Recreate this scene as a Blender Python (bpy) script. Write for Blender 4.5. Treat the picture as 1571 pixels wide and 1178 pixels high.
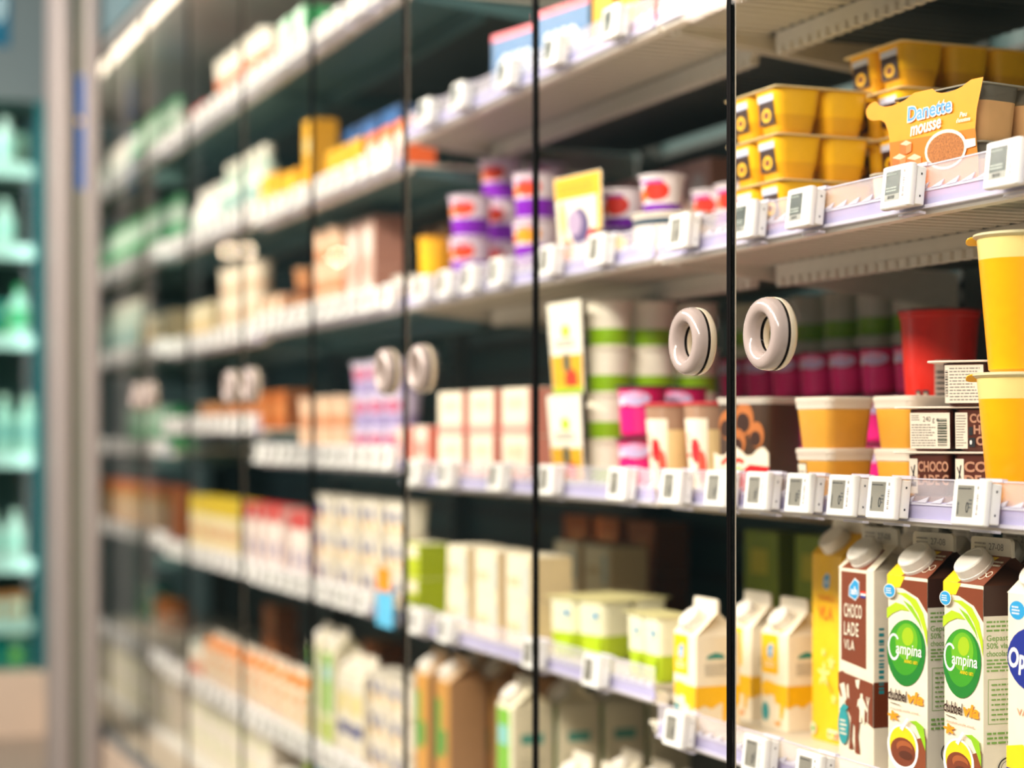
import bpy, math, random
from mathutils import Vector, Matrix
from mathutils.geometry import tessellate_polygon

for _o in list(bpy.data.objects):
    bpy.data.objects.remove(_o, do_unlink=True)
SC = bpy.context.scene
COL = SC.collection
RND = random.Random(7)

# ------------------------------------------------------------------ camera
F = 2900.0                                   # focal length in pixels of a 1571 px wide frame
TA = 1163.5 / F
AL = math.atan(TA)
SA, CA = math.sin(AL), math.cos(AL)
XV, YH = -378.0, 668.0                       # where the cabinet run vanishes
HC = 1.15                                    # camera height
WD = 0.6                                     # door width
D = 1.069                                    # glass plane distance
cam_d = bpy.data.cameras.new('camera')
cam = bpy.data.objects.new('camera', cam_d)
COL.objects.link(cam)
cam_d.sensor_width = 36.0
cam_d.lens = F / 1571.0 * 36.0
cam_d.shift_y = (YH - 589.0) / 1571.0
cam_d.clip_start = 0.02
cam.location = (0, 0, HC)
cam.rotation_euler = Vector((-CA, SA, 0)).to_track_quat('-Z', 'Y').to_euler()
cam_d.dof.use_dof = True
cam_d.dof.focus_distance = 2.2
cam_d.dof.aperture_fstop = 2.1
SC.camera = cam

# ------------------------------------------------------------------ light and exposure
SC.view_settings.view_transform = 'Standard'
SC.view_settings.look = 'None'
SC.view_settings.gamma = 1.0
SC.view_settings.use_curve_mapping = False
SC.view_settings.exposure = 0.05
SC.cycles.max_bounces = 8
SC.cycles.transparent_max_bounces = 16
SC.cycles.glossy_bounces = 3
SC.cycles.diffuse_bounces = 3
SC.cycles.sample_clamp_indirect = 6.0
SC.cycles.caustics_reflective = False
SC.cycles.caustics_refractive = False
world = bpy.data.worlds.new('world')
SC.world = world
world.use_nodes = True
world.node_tree.nodes['Background'].inputs['Color'].default_value = (0.30, 0.52, 0.55, 1)
world.node_tree.nodes['Background'].inputs['Strength'].default_value = 0.22


def area(name, loc, aim, sx, sy, power, color):
    l = bpy.data.lights.new(name, 'AREA')
    l.shape = 'RECTANGLE'
    l.size, l.size_y = sx, sy
    l.energy = power
    l.color = color
    o = bpy.data.objects.new(name, l)
    COL.objects.link(o)
    o.location = loc
    o.rotation_euler = Vector(aim).to_track_quat('-Z', 'Y').to_euler()
    return o


KEY = (1.0, 0.85, 0.75)
for i, xx in enumerate((0.6, -1.4, -3.4, -5.4)):          # unseen ceiling strips over the aisle, set out and tilted as front fill
    area('ceiling_lamp', (xx, -0.95, HC + 1.70), (0.0, 1.0, -0.85), 1.7, 0.40, (94, 94, 112, 122)[i], KEY)
for k in (-1, 1, 3, 5, 7, 9):                              # led strips behind the door hinges
    area('mullion_lamp', (-((k + 4) * WD - D * TA), 1.105, HC + 0.15), (0, 1, 0), 0.03, 2.1, 1.25, (1.0, 0.90, 0.80))

for k in (0, 2, 4, 6, 8):                                  # led strips under the canopies
    area('canopy_lamp', (-((k + 4) * WD - D * TA), 1.13, HC + 1.24), (0, 0.25, -1), 1.1, 0.04, 0.6 if k < 2 else 0.7, (1.0, 0.90, 0.80))
area('canopy_lamp', (-7.36, 0.8, HC + 1.22), (-0.3, 0, -1), 0.05, 0.4, 0.8, (1.0, 0.95, 0.88))
area('mullion_lamp', (-7.38, 0.98, HC + .2), (-1, -.3, 0), 0.03, 1.6, 1.0, (1.0, 0.95, 0.88))  # extra lamp, added to brighten the inside of the teal cabinet

# ------------------------------------------------------------------ picture to place
def tq(px, q):
    """distance along the run of what stands at depth q and shows at column px"""
    return (F * q / (CA * (px - XV)) - q * SA) / CA


def hq(px, py, q):
    return -(py - YH) / (px - XV) * q / CA


def tk(k):
    return (k + 4) * WD - D * TA


# ------------------------------------------------------------------ materials
def lin(h):
    h = h.lstrip('#')
    c = [int(h[i:i + 2], 16) / 255 for i in (0, 2, 4)]
    return tuple((x / 12.92 if x <= 0.04045 else ((x + 0.055) / 1.055) ** 2.4) for x in c) + (1.0,)


_MC = {}


def M(hexc, rough=0.45, metal=0.0, alpha=1.0, var=0.06, scale=60.0, emit=0.0, coat=0.0):
    key = (hexc, rough, metal, alpha, var, scale, emit, coat)
    if key in _MC:
        return _MC[key]
    m = bpy.data.materials.new('finish_' + hexc.lstrip('#'))
    m.use_nodes = True
    nt = m.node_tree
    b = nt.nodes['Principled BSDF']
    b.inputs['Roughness'].default_value = rough
    b.inputs['Metallic'].default_value = metal
    b.inputs['Alpha'].default_value = alpha
    if coat:
        b.inputs['Coat Weight'].default_value = coat
    c = lin(hexc)
    if var > 0:
        tc = nt.nodes.new('ShaderNodeTexCoord')
        n = nt.nodes.new('ShaderNodeTexNoise')
        n.inputs['Scale'].default_value = scale
        n.inputs['Detail'].default_value = 1.0
        nt.links.new(tc.outputs['Object'], n.inputs['Vector'])
        mx = nt.nodes.new('ShaderNodeMix')
        mx.data_type = 'RGBA'
        mx.inputs['A'].default_value = tuple(x * (1 - var) for x in c[:3]) + (1,)
        mx.inputs['B'].default_value = tuple(min(1, x * (1 + var)) for x in c[:3]) + (1,)
        nt.links.new(n.outputs['Fac'], mx.inputs['Factor'])
        nt.links.new(mx.outputs['Result'], b.inputs['Base Color'])
    else:
        b.inputs['Base Color'].default_value = c
    if emit:
        b.inputs['Emission Color'].default_value = c
        b.inputs['Emission Strength'].default_value = emit
    _MC[key] = m
    return m


def dull(m):
    m.node_tree.nodes['Principled BSDF'].inputs['Specular IOR Level'].default_value = 0.05
    return m


def glass_material(name, tint, refl=0.5):
    m = bpy.data.materials.new(name)
    m.use_nodes = True
    nt = m.node_tree
    nt.nodes.clear()
    out = nt.nodes.new('ShaderNodeOutputMaterial')
    tr = nt.nodes.new('ShaderNodeBsdfTransparent')
    tr.inputs['Color'].default_value = tint
    gl = nt.nodes.new('ShaderNodeBsdfGlossy')
    gl.inputs['Roughness'].default_value = 0.0
    geo = nt.nodes.new('ShaderNodeNewGeometry')
    dot = nt.nodes.new('ShaderNodeVectorMath')
    dot.operation = 'DOT_PRODUCT'
    nt.links.new(geo.outputs['Incoming'], dot.inputs[0])
    nt.links.new(geo.outputs['Normal'], dot.inputs[1])

    def math_(op, a, b):
        n = nt.nodes.new('ShaderNodeMath')
        n.operation = op
        for i, v in enumerate((a, b)):
            if isinstance(v, (int, float)):
                n.inputs[i].default_value = v
            elif v is not None:
                nt.links.new(v, n.inputs[i])
        return n.outputs[0]
    c = math_('ABSOLUTE', dot.outputs['Value'], None)
    f = math_('POWER', math_('SUBTRACT', 1.0, c), 5.0)
    f = math_('ADD', math_('MULTIPLY', f, 0.96), 0.04)
    f = math_('MULTIPLY', f, refl)
    mix = nt.nodes.new('ShaderNodeMixShader')
    nt.links.new(f, mix.inputs[0])
    nt.links.new(tr.outputs[0], mix.inputs[1])
    nt.links.new(gl.outputs[0], mix.inputs[2])
    nt.links.new(mix.outputs[0], out.inputs['Surface'])
    return m


GLASS = glass_material('door_glass', (0.965, 0.985, 0.975, 1), 0.3)
GLASS_TEAL = glass_material('teal_door_glass', (0.80, 0.95, 0.94, 1), 0.3)
WHITE = M('#f4f1ee', 0.4)
RAILM = M('#c6c0ea', 0.25, alpha=0.62, var=0.0)
CLEARR = M('#e6dde8', 0.2, alpha=0.30, var=0.0)
RIDGE = M('#ece8fa', 0.3, alpha=0.6, var=0.0)
METAL_W = M('#d9d2c6', 0.4)
TAGW = M('#f7f5f3', 0.3, var=0.0)
INK = M('#23262b', 0.5, var=0.0)


# ------------------------------------------------------------------ mesh builder
def rring(hw, hd, r, z, n=3, cx=0.0, cy=0.0):
    r = min(r, hw, hd)
    pts = []
    for sx, sy, a0 in ((1, -1, -90), (1, 1, 0), (-1, 1, 90), (-1, -1, 180)):
        for i in range(n + 1):
            a = math.radians(a0 + 90.0 * i / n)
            pts.append((cx + sx * (hw - r) + r * math.cos(a), cy + sy * (hd - r) + r * math.sin(a), z))
    return pts


def circ(r, z, n=28, cx=0.0, cy=0.0):
    return [(cx + r * math.cos(2 * math.pi * i / n), cy + r * math.sin(2 * math.pi * i / n), z) for i in range(n)]


class MB:
    def __init__(self):
        self.v, self.f, self.m, self.mats = [], [], [], []

    def mi(self, mat):
        if mat not in self.mats:
            self.mats.append(mat)
        return self.mats.index(mat)

    def pts(self, ps):
        n = len(self.v)
        self.v += [tuple(p) for p in ps]
        return list(range(n, n + len(ps)))

    def face(self, ps, mat):
        self.f.append(self.pts(ps))
        self.m.append(self.mi(mat))

    def box(self, x0, x1, y0, y1, z0, z1, mat):
        i = self.pts([(x0, y0, z0), (x1, y0, z0), (x1, y1, z0), (x0, y1, z0), (x0, y0, z1), (x1, y0, z1), (x1, y1, z1), (x0, y1, z1)])
        for q in ((0, 3, 2, 1), (4, 5, 6, 7), (0, 1, 5, 4), (1, 2, 6, 5), (2, 3, 7, 6), (3, 0, 4, 7)):
            self.f.append([i[a] for a in q])
            self.m.append(self.mi(mat))

    def loft(self, rings, mats, cap0=True, cap1=True):
        if not isinstance(mats, (list, tuple)):
            mats = [mats] * (len(rings) - 1)
        ids = [self.pts(r) for r in rings]
        n = len(rings[0])
        for k in range(len(rings) - 1):
            for i in range(n):
                j = (i + 1) % n
                self.f.append([ids[k][i], ids[k][j], ids[k + 1][j], ids[k + 1][i]])
                self.m.append(self.mi(mats[k]))
        if cap0:
            self.f.append(ids[0][::-1])
            self.m.append(self.mi(mats[0]))
        if cap1:
            self.f.append(ids[-1])
            self.m.append(self.mi(mats[-1]))

    def rbox(self, w, d, z0, z1, r, b, mat, cx=0.0, cy=0.0, n=3):
        hw, hd = w / 2, d / 2
        self.loft([rring(hw - b, hd - b, r, z0, n, cx, cy), rring(hw, hd, r, z0 + b, n, cx, cy),
                   rring(hw, hd, r, z1 - b, n, cx, cy), rring(hw - b, hd - b, r, z1, n, cx, cy)], mat)

    def xf(self, mtx, start=0):
        for i in range(start, len(self.v)):
            self.v[i] = tuple(mtx @ Vector(self.v[i]))

    def mesh(self, name, sharp=38):
        me = bpy.data.meshes.new(name)
        me.from_pydata(self.v, [], self.f)
        for mt in self.mats:
            me.materials.append(mt)
        me.polygons.foreach_set('material_index', self.m)
        me.polygons.foreach_set('use_smooth', [True] * len(self.f))
        me.update()
        me.set_sharp_from_angle(angle=math.radians(sharp))
        return me


# ------------------------------------------------------------------ flat artwork
_GC = {}


def glyphs(s, bold=0.0, shear=0.0, space=1.0):
    key = (s, bold, shear, space)
    if key in _GC:
        return _GC[key]
    cu = bpy.data.curves.new('lettering', 'FONT')
    cu.body = s
    cu.size = 1.0
    cu.offset = bold
    cu.shear = shear
    cu.space_character = space
    cu.resolution_u = 3
    ob = bpy.data.objects.new('lettering', cu)
    COL.objects.link(ob)
    bpy.context.view_layer.update()
    ev = ob.evaluated_get(bpy.context.evaluated_depsgraph_get())
    me = ev.to_mesh()
    vs = [(v.co.x, v.co.y) for v in me.vertices]
    fs = [list(p.vertices) for p in me.polygons]
    ev.to_mesh_clear()
    bpy.data.objects.remove(ob, do_unlink=True)
    bpy.data.curves.remove(cu)
    x0 = min(v[0] for v in vs)
    x1 = max(v[0] for v in vs)
    vs = [(v[0] - x0, v[1]) for v in vs]
    _GC[key] = (vs, fs, x1 - x0)
    return _GC[key]


class Art:
    """flat print laid on a panel; fr maps (u, v, height above panel) to a point"""

    def __init__(self, fr, step=0.00012, curved=False):
        self.fr, self.step, self.o, self.mb, self.curved = fr, step, 0.0002, MB(), curved

    def up(self):
        self.o += self.step

    def poly(self, pts, mat):
        tri = tessellate_polygon([[Vector((p[0], p[1], 0)) for p in pts]])
        ids = self.mb.pts([self.fr(p[0], p[1], self.o) for p in pts])
        for t in tri:
            a, b, c = (pts[i] for i in t)
            cr = (b[0] - a[0]) * (c[1] - a[1]) - (b[1] - a[1]) * (c[0] - a[0])
            t = t if cr > 0 else (t[0], t[2], t[1])
            self.mb.f.append([ids[i] for i in t])
            self.mb.m.append(self.mb.mi(mat))
        self.up()

    def rect(self, u0, v0, u1, v1, mat, nu=1):
        for i in range(nu):
            a, b = u0 + (u1 - u0) * i / nu, u0 + (u1 - u0) * (i + 1) / nu
            self.mb.face([self.fr(a, v0, self.o), self.fr(b, v0, self.o), self.fr(b, v1, self.o), self.fr(a, v1, self.o)], mat)
        self.up()

    def ell(self, cu, cv, ru, rv, mat, n=26, rot=0.0):
        c, s = math.cos(rot), math.sin(rot)
        p = []
        for i in range(n):
            a = 2 * math.pi * i / n
            x, y = ru * math.cos(a), rv * math.sin(a)
            p.append((cu + x * c - y * s, cv + x * s + y * c))
        if self.curved:
            R = [[self.fr(cu + (q[0] - cu) * k, cv + (q[1] - cv) * k, self.o) for q in p] for k in (1.0, .7, .4, .12)]
            ids = [self.mb.pts(r) for r in R]
            for k in range(3):
                for i in range(n):
                    j = (i + 1) % n
                    self.mb.f.append([ids[k][i], ids[k][j], ids[k + 1][j], ids[k + 1][i]])
                    self.mb.m.append(self.mb.mi(mat))
            self.mb.f.append(ids[3])
            self.mb.m.append(self.mb.mi(mat))
            self.up()
        else:
            self.poly(p, mat)

    def ring(self, cu, cv, ru, rv, w, mat, n=28):
        for i in range(n):
            a, b = 2 * math.pi * i / n, 2 * math.pi * (i + 1) / n
            q = [(cu + (ru - w) * math.cos(a), cv + (rv - w) * math.sin(a)), (cu + ru * math.cos(a), cv + rv * math.sin(a)),
                 (cu + ru * math.cos(b), cv + rv * math.sin(b)), (cu + (ru - w) * math.cos(b), cv + (rv - w) * math.sin(b))]
            self.mb.face([self.fr(p[0], p[1], self.o) for p in q], mat)
        self.up()

    def stroke(self, pts, w, mat, w1=None):
        n = len(pts)
        L, R = [], []
        for i in range(n):
            a, b = pts[max(0, i - 1)], pts[min(n - 1, i + 1)]
            dx, dy = b[0] - a[0], b[1] - a[1]
            l = math.hypot(dx, dy) or 1
            ww = w if w1 is None else w + (w1 - w) * i / (n - 1)
            L.append((pts[i][0] - dy / l * ww / 2, pts[i][1] + dx / l * ww / 2))
            R.append((pts[i][0] + dy / l * ww / 2, pts[i][1] - dx / l * ww / 2))
        for i in range(n - 1):
            self.mb.face([self.fr(p[0], p[1], self.o) for p in (R[i], R[i + 1], L[i + 1], L[i])], mat)
        self.up()

    def text(self, s, u, v, size, mat, bold=0.0, shear=0.0, width=None, rot=0.0, center=False, space=1.0):
        vs, fs, w = glyphs(s, bold, shear, space)
        sx = size if width is None else width / w
        off = -w * sx / 2 if center else 0.0
        c, sn = math.cos(rot), math.sin(rot)
        P = []
        for x, y in vs:
            x, y = x * sx + off, y * size
            P.append(self.fr(u + x * c - y * sn, v + x * sn + y * c, self.o))
        ids = self.mb.pts(P)
        for f in fs:
            self.mb.f.append([ids[i] for i in f])
            self.mb.m.append(self.mb.mi(mat))
        self.up()

    def fine(self, u0, v0, u1, v1, n, mat, seed=1, fill=0.45):
        """lines of print too small to read"""
        r = random.Random(seed)
        dv = (v1 - v0) / n
        for i in range(n):
            u = u0
            end = u1 - (u1 - u0) * r.random() * 0.35
            vv = v1 - (i + 0.75) * dv
            while u < end:
                l = (u1 - u0) * r.uniform(0.05, 0.16)
                self.mb.face([self.fr(a, b, self.o) for a, b in ((u, vv), (min(end, u + l), vv), (min(end, u + l), vv + dv * fill), (u, vv + dv * fill))], mat)
                u += l + (u1 - u0) * 0.025
        self.up()

    def bars(self, u0, v0, u1, v1, mat, seed=1, horizontal=False):
        r = random.Random(seed)
        a, b = (v0, v1) if horizontal else (u0, u1)
        x = a
        while x < b:
            w = (b - a) * r.choice((0.018, 0.03, 0.05))
            e = min(b, x + w)
            q = ((u0, x), (u1, x), (u1, e), (u0, e)) if horizontal else ((x, v0), (e, v0), (e, v1), (x, v1))
            self.mb.face([self.fr(p[0], p[1], self.o) for p in q], mat)
            x = e + (b - a) * r.choice((0.015, 0.03, 0.045))
        self.up()

    def mesh(self, name):
        return self.mb.mesh(name)


def fr_front(d):
    return lambda u, v, o: (u, -d / 2 - o, v)


def fr_side(w):
    return lambda u, v, o: (w / 2 + o, u, v)


def fr_cone(r0, r1, h, a0=0.0):
    def f(u, v, o):
        r = r0 + (r1 - r0) * v / h + o
        a = u / ((r0 + r1) / 2) + a0
        return (r * math.sin(a), -r * math.cos(a), v)
    return f


# ------------------------------------------------------------------ things
class T:
    """a kind of thing: its own mesh (or none) and its parts (name, mesh, index of parent part or None, label)"""

    def __init__(self, name, h, w, d, root=None):
        self.name, self.h, self.w, self.d, self.root, self.parts = name, h, w, d, root, []

    def part(self, name, mesh, parent=None, label=None, loc=(0, 0, 0)):
        self.parts.append((name, mesh, parent, label, loc))
        return len(self.parts) - 1


def spawn(t, loc, yaw=0.0):
    o = bpy.data.objects.new(t.name, t.root)
    COL.objects.link(o)
    o.location = loc
    o.rotation_euler = (0, 0, yaw)
    made = []
    for name, me, par, label, pl in t.parts:
        c = bpy.data.objects.new(name, me)
        COL.objects.link(c)
        c.parent = o if par is None else made[par]
        c.location = pl
        if label:
            c['label'] = label
        made.append(c)
    return o


def tag(o, label, cat, group=None, kind=None):
    o['label'] = label
    o['category'] = cat
    if group:
        o['group'] = group
    if kind:
        o['kind'] = kind
    return o


def struct(name, mb):
    o = bpy.data.objects.new(name, mb.mesh(name))
    COL.objects.link(o)
    o['kind'] = 'structure'
    return o


GOODS = []          # (object, description, category, place, distance along run, level, rank)


def put(t, tt, q, z, desc, cat, place, yaw=0.0, level=0, levels=1):
    o = spawn(t, (-tt, q, HC + z), yaw)
    GOODS.append((o, desc, cat, place, tt, level, levels))
    return o


ORD = 'first second third fourth fifth sixth seventh eighth ninth tenth eleventh twelfth thirteenth fourteenth fifteenth sixteenth seventeenth eighteenth nineteenth twentieth'.split()


def finish_labels():
    by = {}
    for g in GOODS:
        by.setdefault((g[1], g[3]), []).append(g)
    for (desc, place), gs in by.items():
        ts = sorted({round(g[4], 3) for g in gs}, reverse=True)      # pillar end first
        cols = []
        for x in ts:
            if not cols or cols[-1][-1] - x > 0.015:
                cols.append([x])
            else:
                cols[-1].append(x)
        where = {x: i for i, c in enumerate(cols) for x in c}
        for o, d_, cat, pl, tt, lev, levs in gs:
            s = desc
            i = where[round(tt, 3)]
            if len(cols) > 1:
                s += ', ' + (ORD[i] if i < 20 else str(i + 1)) + ' from pillar'
            if levs > 1:
                s += ', ' + ('bottom' if lev == 0 else 'top' if lev == levs - 1 else ORD[lev]) + ' layer'
            s += ', ' + place
            if len(s.split()) > 16:
                print('LONG', s)
            tag(o, s, cat, (cat + ' row: ' + desc + ', ' + place) if len(gs) > 1 else None)


def row(t, px0, px1, q, z, desc, cat, place, levels=1, gap=0.006, yaw=0.0, lh=None, jit=0.0, bay=None):
    """fill a run of shelf from column px0 to column px1 with stacks of one kind"""
    t1, t0 = tq(px0, q), tq(px1, q)
    if bay:
        lo, hi = tk(BAYS[bay][0]) + .012, tk(BAYS[bay][1]) - .012
        t1, t0 = min(t1, hi), max(t0, lo)
        if t1 - t0 < t.w:
            mid = min(max((t1 + t0) / 2, lo + t.w / 2), hi - t.w / 2)
            t1, t0 = mid + t.w / 2, mid - t.w / 2
    n = max(1, int((t1 - t0 + gap) / (t.w + gap)))
    pitch = (t1 - t0) / n
    for i in range(n):
        tt = t1 - pitch * (i + 0.5)
        for l in range(levels):
            put(t, tt, q + t.d / 2 + (RND.uniform(-jit, jit) if jit else 0), z + l * (lh or t.h), desc, cat, place,
                yaw + RND.uniform(-0.03, 0.03), l, levels)

# ================================================================== kinds of things
def t_pot(name, rt, rb, h, cup, lid, band=None, band_v=(0.0, 0.35), fruit=None, lidrim=0.004):
    """round tapered pot with a foil lid, a coloured band and a picture on the label"""
    t = T(name, h, 2 * rt + 2 * lidrim, 2 * rt + 2 * lidrim)
    mb = MB()
    zs = [0, 0.004]
    cols = []
    hb = h - 0.003
    cuts = sorted({0.004, hb * 0.96, hb} | ({max(0.004, hb * band_v[0]), hb * band_v[1]} if band else set()))
    rings = [circ(rb - 0.003, 0, 22)]
    for z in cuts:
        rings.append(circ(rb + (rt - rb) * z / hb, z, 22))
        cols.append(z)
    mats = [cup]
    for a, b in zip(cols[:-1], cols[1:]):
        mid = (a + b) / 2 / hb
        mats.append(band if band and band_v[0] <= mid <= band_v[1] else cup)
    mb.loft(rings, mats)
    t.part('cup', mb.mesh('cup'))
    m2 = MB()
    m2.loft([circ(rt + lidrim, h - 0.003, 22), circ(rt + lidrim, h - 0.0008, 22), circ(rt + lidrim - 0.002, h, 22)], lid)
    t.part('lid', m2.mesh('lid'))
    if fruit:
        a = Art(fr_cone(rb, rt, hb, 0.35), curved=True)
        v0 = hb * (band_v[1] if band else 0.2)
        a.ell(0.006, v0 + (hb - v0) * 0.45, rt * 0.62, (hb - v0) * 0.36, fruit[0])
        a.ell(-rt * 0.55, v0 + (hb - v0) * 0.3, rt * 0.28, (hb - v0) * 0.2, fruit[1])
        a.rect(-rt * 0.7, hb * 0.82, rt * 0.5, hb * 0.9, fruit[2], 5)
        t.part('printed_label', a.mesh('printed_label'))
    return t


def t_box(name, w, d, h, front, top, side=None, art=None):
    """card box: body and the print on its front"""
    t = T(name, h, w, d)
    mb = MB()
    side = side or front
    mb.rbox(w, d, 0, h, 0.002, 0.0012, front, n=1)
    for i, f in enumerate(mb.f):
        c = [sum(mb.v[j][k] for j in f) / len(f) for k in range(3)]
        if c[2] > h - 0.0008:
            mb.m[i] = mb.mi(top)
        elif abs(c[0]) > w / 2 - 0.003:
            mb.m[i] = mb.mi(side)
    t.part('carton_body', mb.mesh('carton_body'))
    if art:
        a = Art(fr_front(d))
        art(a, w, h)
        t.part('printed_front', a.mesh('printed_front'))
    return t


def t_pack(name, nx, ny, cw, h, cup, lid, rb=0.8, art=None, band=None, rim=0.003, cd=None, sticker=None, lidt=0.0016):
    """multipack of rounded-square cups under one foil lid"""
    cd = cd or cw
    t = T(name, h, nx * cw + 2 * rim, ny * cd + 2 * rim)
    g = 0.0016
    hw, hd = cw / 2 - g, cd / 2 - g
    mb = MB()
    hb = h - lidt
    prof = [(rb - 0.14, 0), (rb - 0.03, 0.004), (rb, 0.011)]
    zz = hb * 0.42
    prof += [(rb + (1 - rb) * 0.45, zz), (0.985, hb - 0.006), (1.0, hb - 0.0005)]
    rings = [rring(hw * s, hd * s, 0.42 * hw * s, z, 4) for s, z in prof]
    bm = band or cup
    mb.loft(rings, [bm, bm, bm, cup, cup])
    cm = mb.mesh('cup')
    idx = []
    for j in range(ny):
        for i in range(nx):
            idx.append(t.part('cup', cm, loc=((i - (nx - 1) / 2) * cw, (j - (ny - 1) / 2) * cd, 0)))
    m2 = MB()
    m2.rbox(t.w, t.d, h - lidt, h, 0.008, 0.0004, lid, n=3)
    t.part('foil_lid', m2.mesh('foil_lid'))
    if art or sticker:
        a = Art(fr_front(cd - 2 * g))
        (art or sticker)(a, cw, h)
        me = a.mesh('sticker')
        for i in range(nx):
            t.part('sticker', me, parent=idx[i])
    return t


def t_tub(name, w, d, h, body, lid, lh=0.014, taper=0.82, liquid=None, fill=1.0, sticker=None):
    """square tapered tub with an overhanging press-on lid"""
    t = T(name, h, w, d)
    hw, hd = w / 2, d / 2
    mb = MB()
    z1 = h - lh * 0.6
    s = lambda z: taper + (0.95 - taper) * z / z1
    levels = [(0, taper - 0.03), (0.003, s(0.003))]
    mats = [liquid or body, liquid or body]
    if liquid and fill < 1:
        levels += [(z1 * fill, s(z1 * fill)), (z1, s(z1))]
        mats += [body]
    else:
        levels += [(z1, s(z1))]
    mb.loft([rring(hw * k, hd * k, 0.3 * hw, z, 4) for z, k in levels], mats)
    t.part('tub', mb.mesh('tub'))
    m2 = MB()
    r0 = 0.3 * hw
    m2.loft([rring(hw * 0.965, hd * 0.965, r0, h - lh, 4), rring(hw * 0.985, hd * 0.985, r0, h - lh * 0.45, 4), rring(hw, hd, r0, h - lh * 0.4, 4),
             rring(hw, hd, r0, h - 0.001, 4), rring(hw - 0.002, hd - 0.002, r0, h, 4), rring(hw - 0.004, hd - 0.004, r0, h - 0.001, 4)], lid)
    t.part('lid', m2.mesh('lid'))
    if sticker:
        a = Art(lambda u, v, o: (u, -hd * s(v) - o, v))
        sticker(a, w, h)
        t.part('sticker', a.mesh('sticker'))
    return t


def t_tall_cup(name, rt, rb, h, upper, lower, fill, rim, tab=None):
    t = T(name, h, 2 * rt + 0.008, 2 * rt + 0.008)
    mb = MB()
    R = lambda z: rb + (rt - rb) * z / h
    zs = [0, 0.004, h * fill, h * fill + 0.002, h - 0.014, h - 0.004]
    rings = [circ(rb - 0.004, 0)] + [circ(R(z), z) for z in zs[1:]]
    mb.loft(rings, [lower, lower, lower, upper, upper])
    t.part('cup', mb.mesh('cup'))
    m2 = MB()
    m2.loft([circ(rt, h - 0.006), circ(rt + 0.004, h - 0.003), circ(rt + 0.004, h - 0.001), circ(rt + 0.002, h)], rim)
    li = t.part('lid', m2.mesh('lid'))
    if tab:
        m3 = MB()
        m3.rbox(0.017, 0.022, -0.0016, 0, 0.006, 0.0004, tab)
        m3.xf(Matrix.Translation((-(rt + 0.006) * 0.92, -(rt + 0.006) * 0.45, h - 0.004)) @ Matrix.Rotation(math.radians(-25), 4, 'Z') @ Matrix.Rotation(math.radians(-28), 4, 'Y'))
        t.part('peel_tab', m3.mesh('peel_tab'), parent=li)
    return t


def t_bottle(name, r, h, body, cap, band=None):
    t = T(name, h, 2 * r, 2 * r)
    mb = MB()
    prof = [(r * 0.9, 0), (r, 0.006), (r, h * 0.25), (r, h * 0.55), (r * 0.92, h * 0.66), (r * 0.5, h * 0.82), (r * 0.38, h * 0.86), (r * 0.38, h * 0.9)]
    mb.loft([circ(a, z, 20) for a, z in prof], [body, body, band or body, body, body, body, body])
    t.part('bottle_body', mb.mesh('bottle_body'))
    m2 = MB()
    m2.loft([circ(r * 0.46, h * 0.885, 20), circ(r * 0.46, h * 0.99, 20), circ(r * 0.4, h, 20)], cap)
    t.part('cap', m2.mesh('cap'))
    return t


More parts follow.
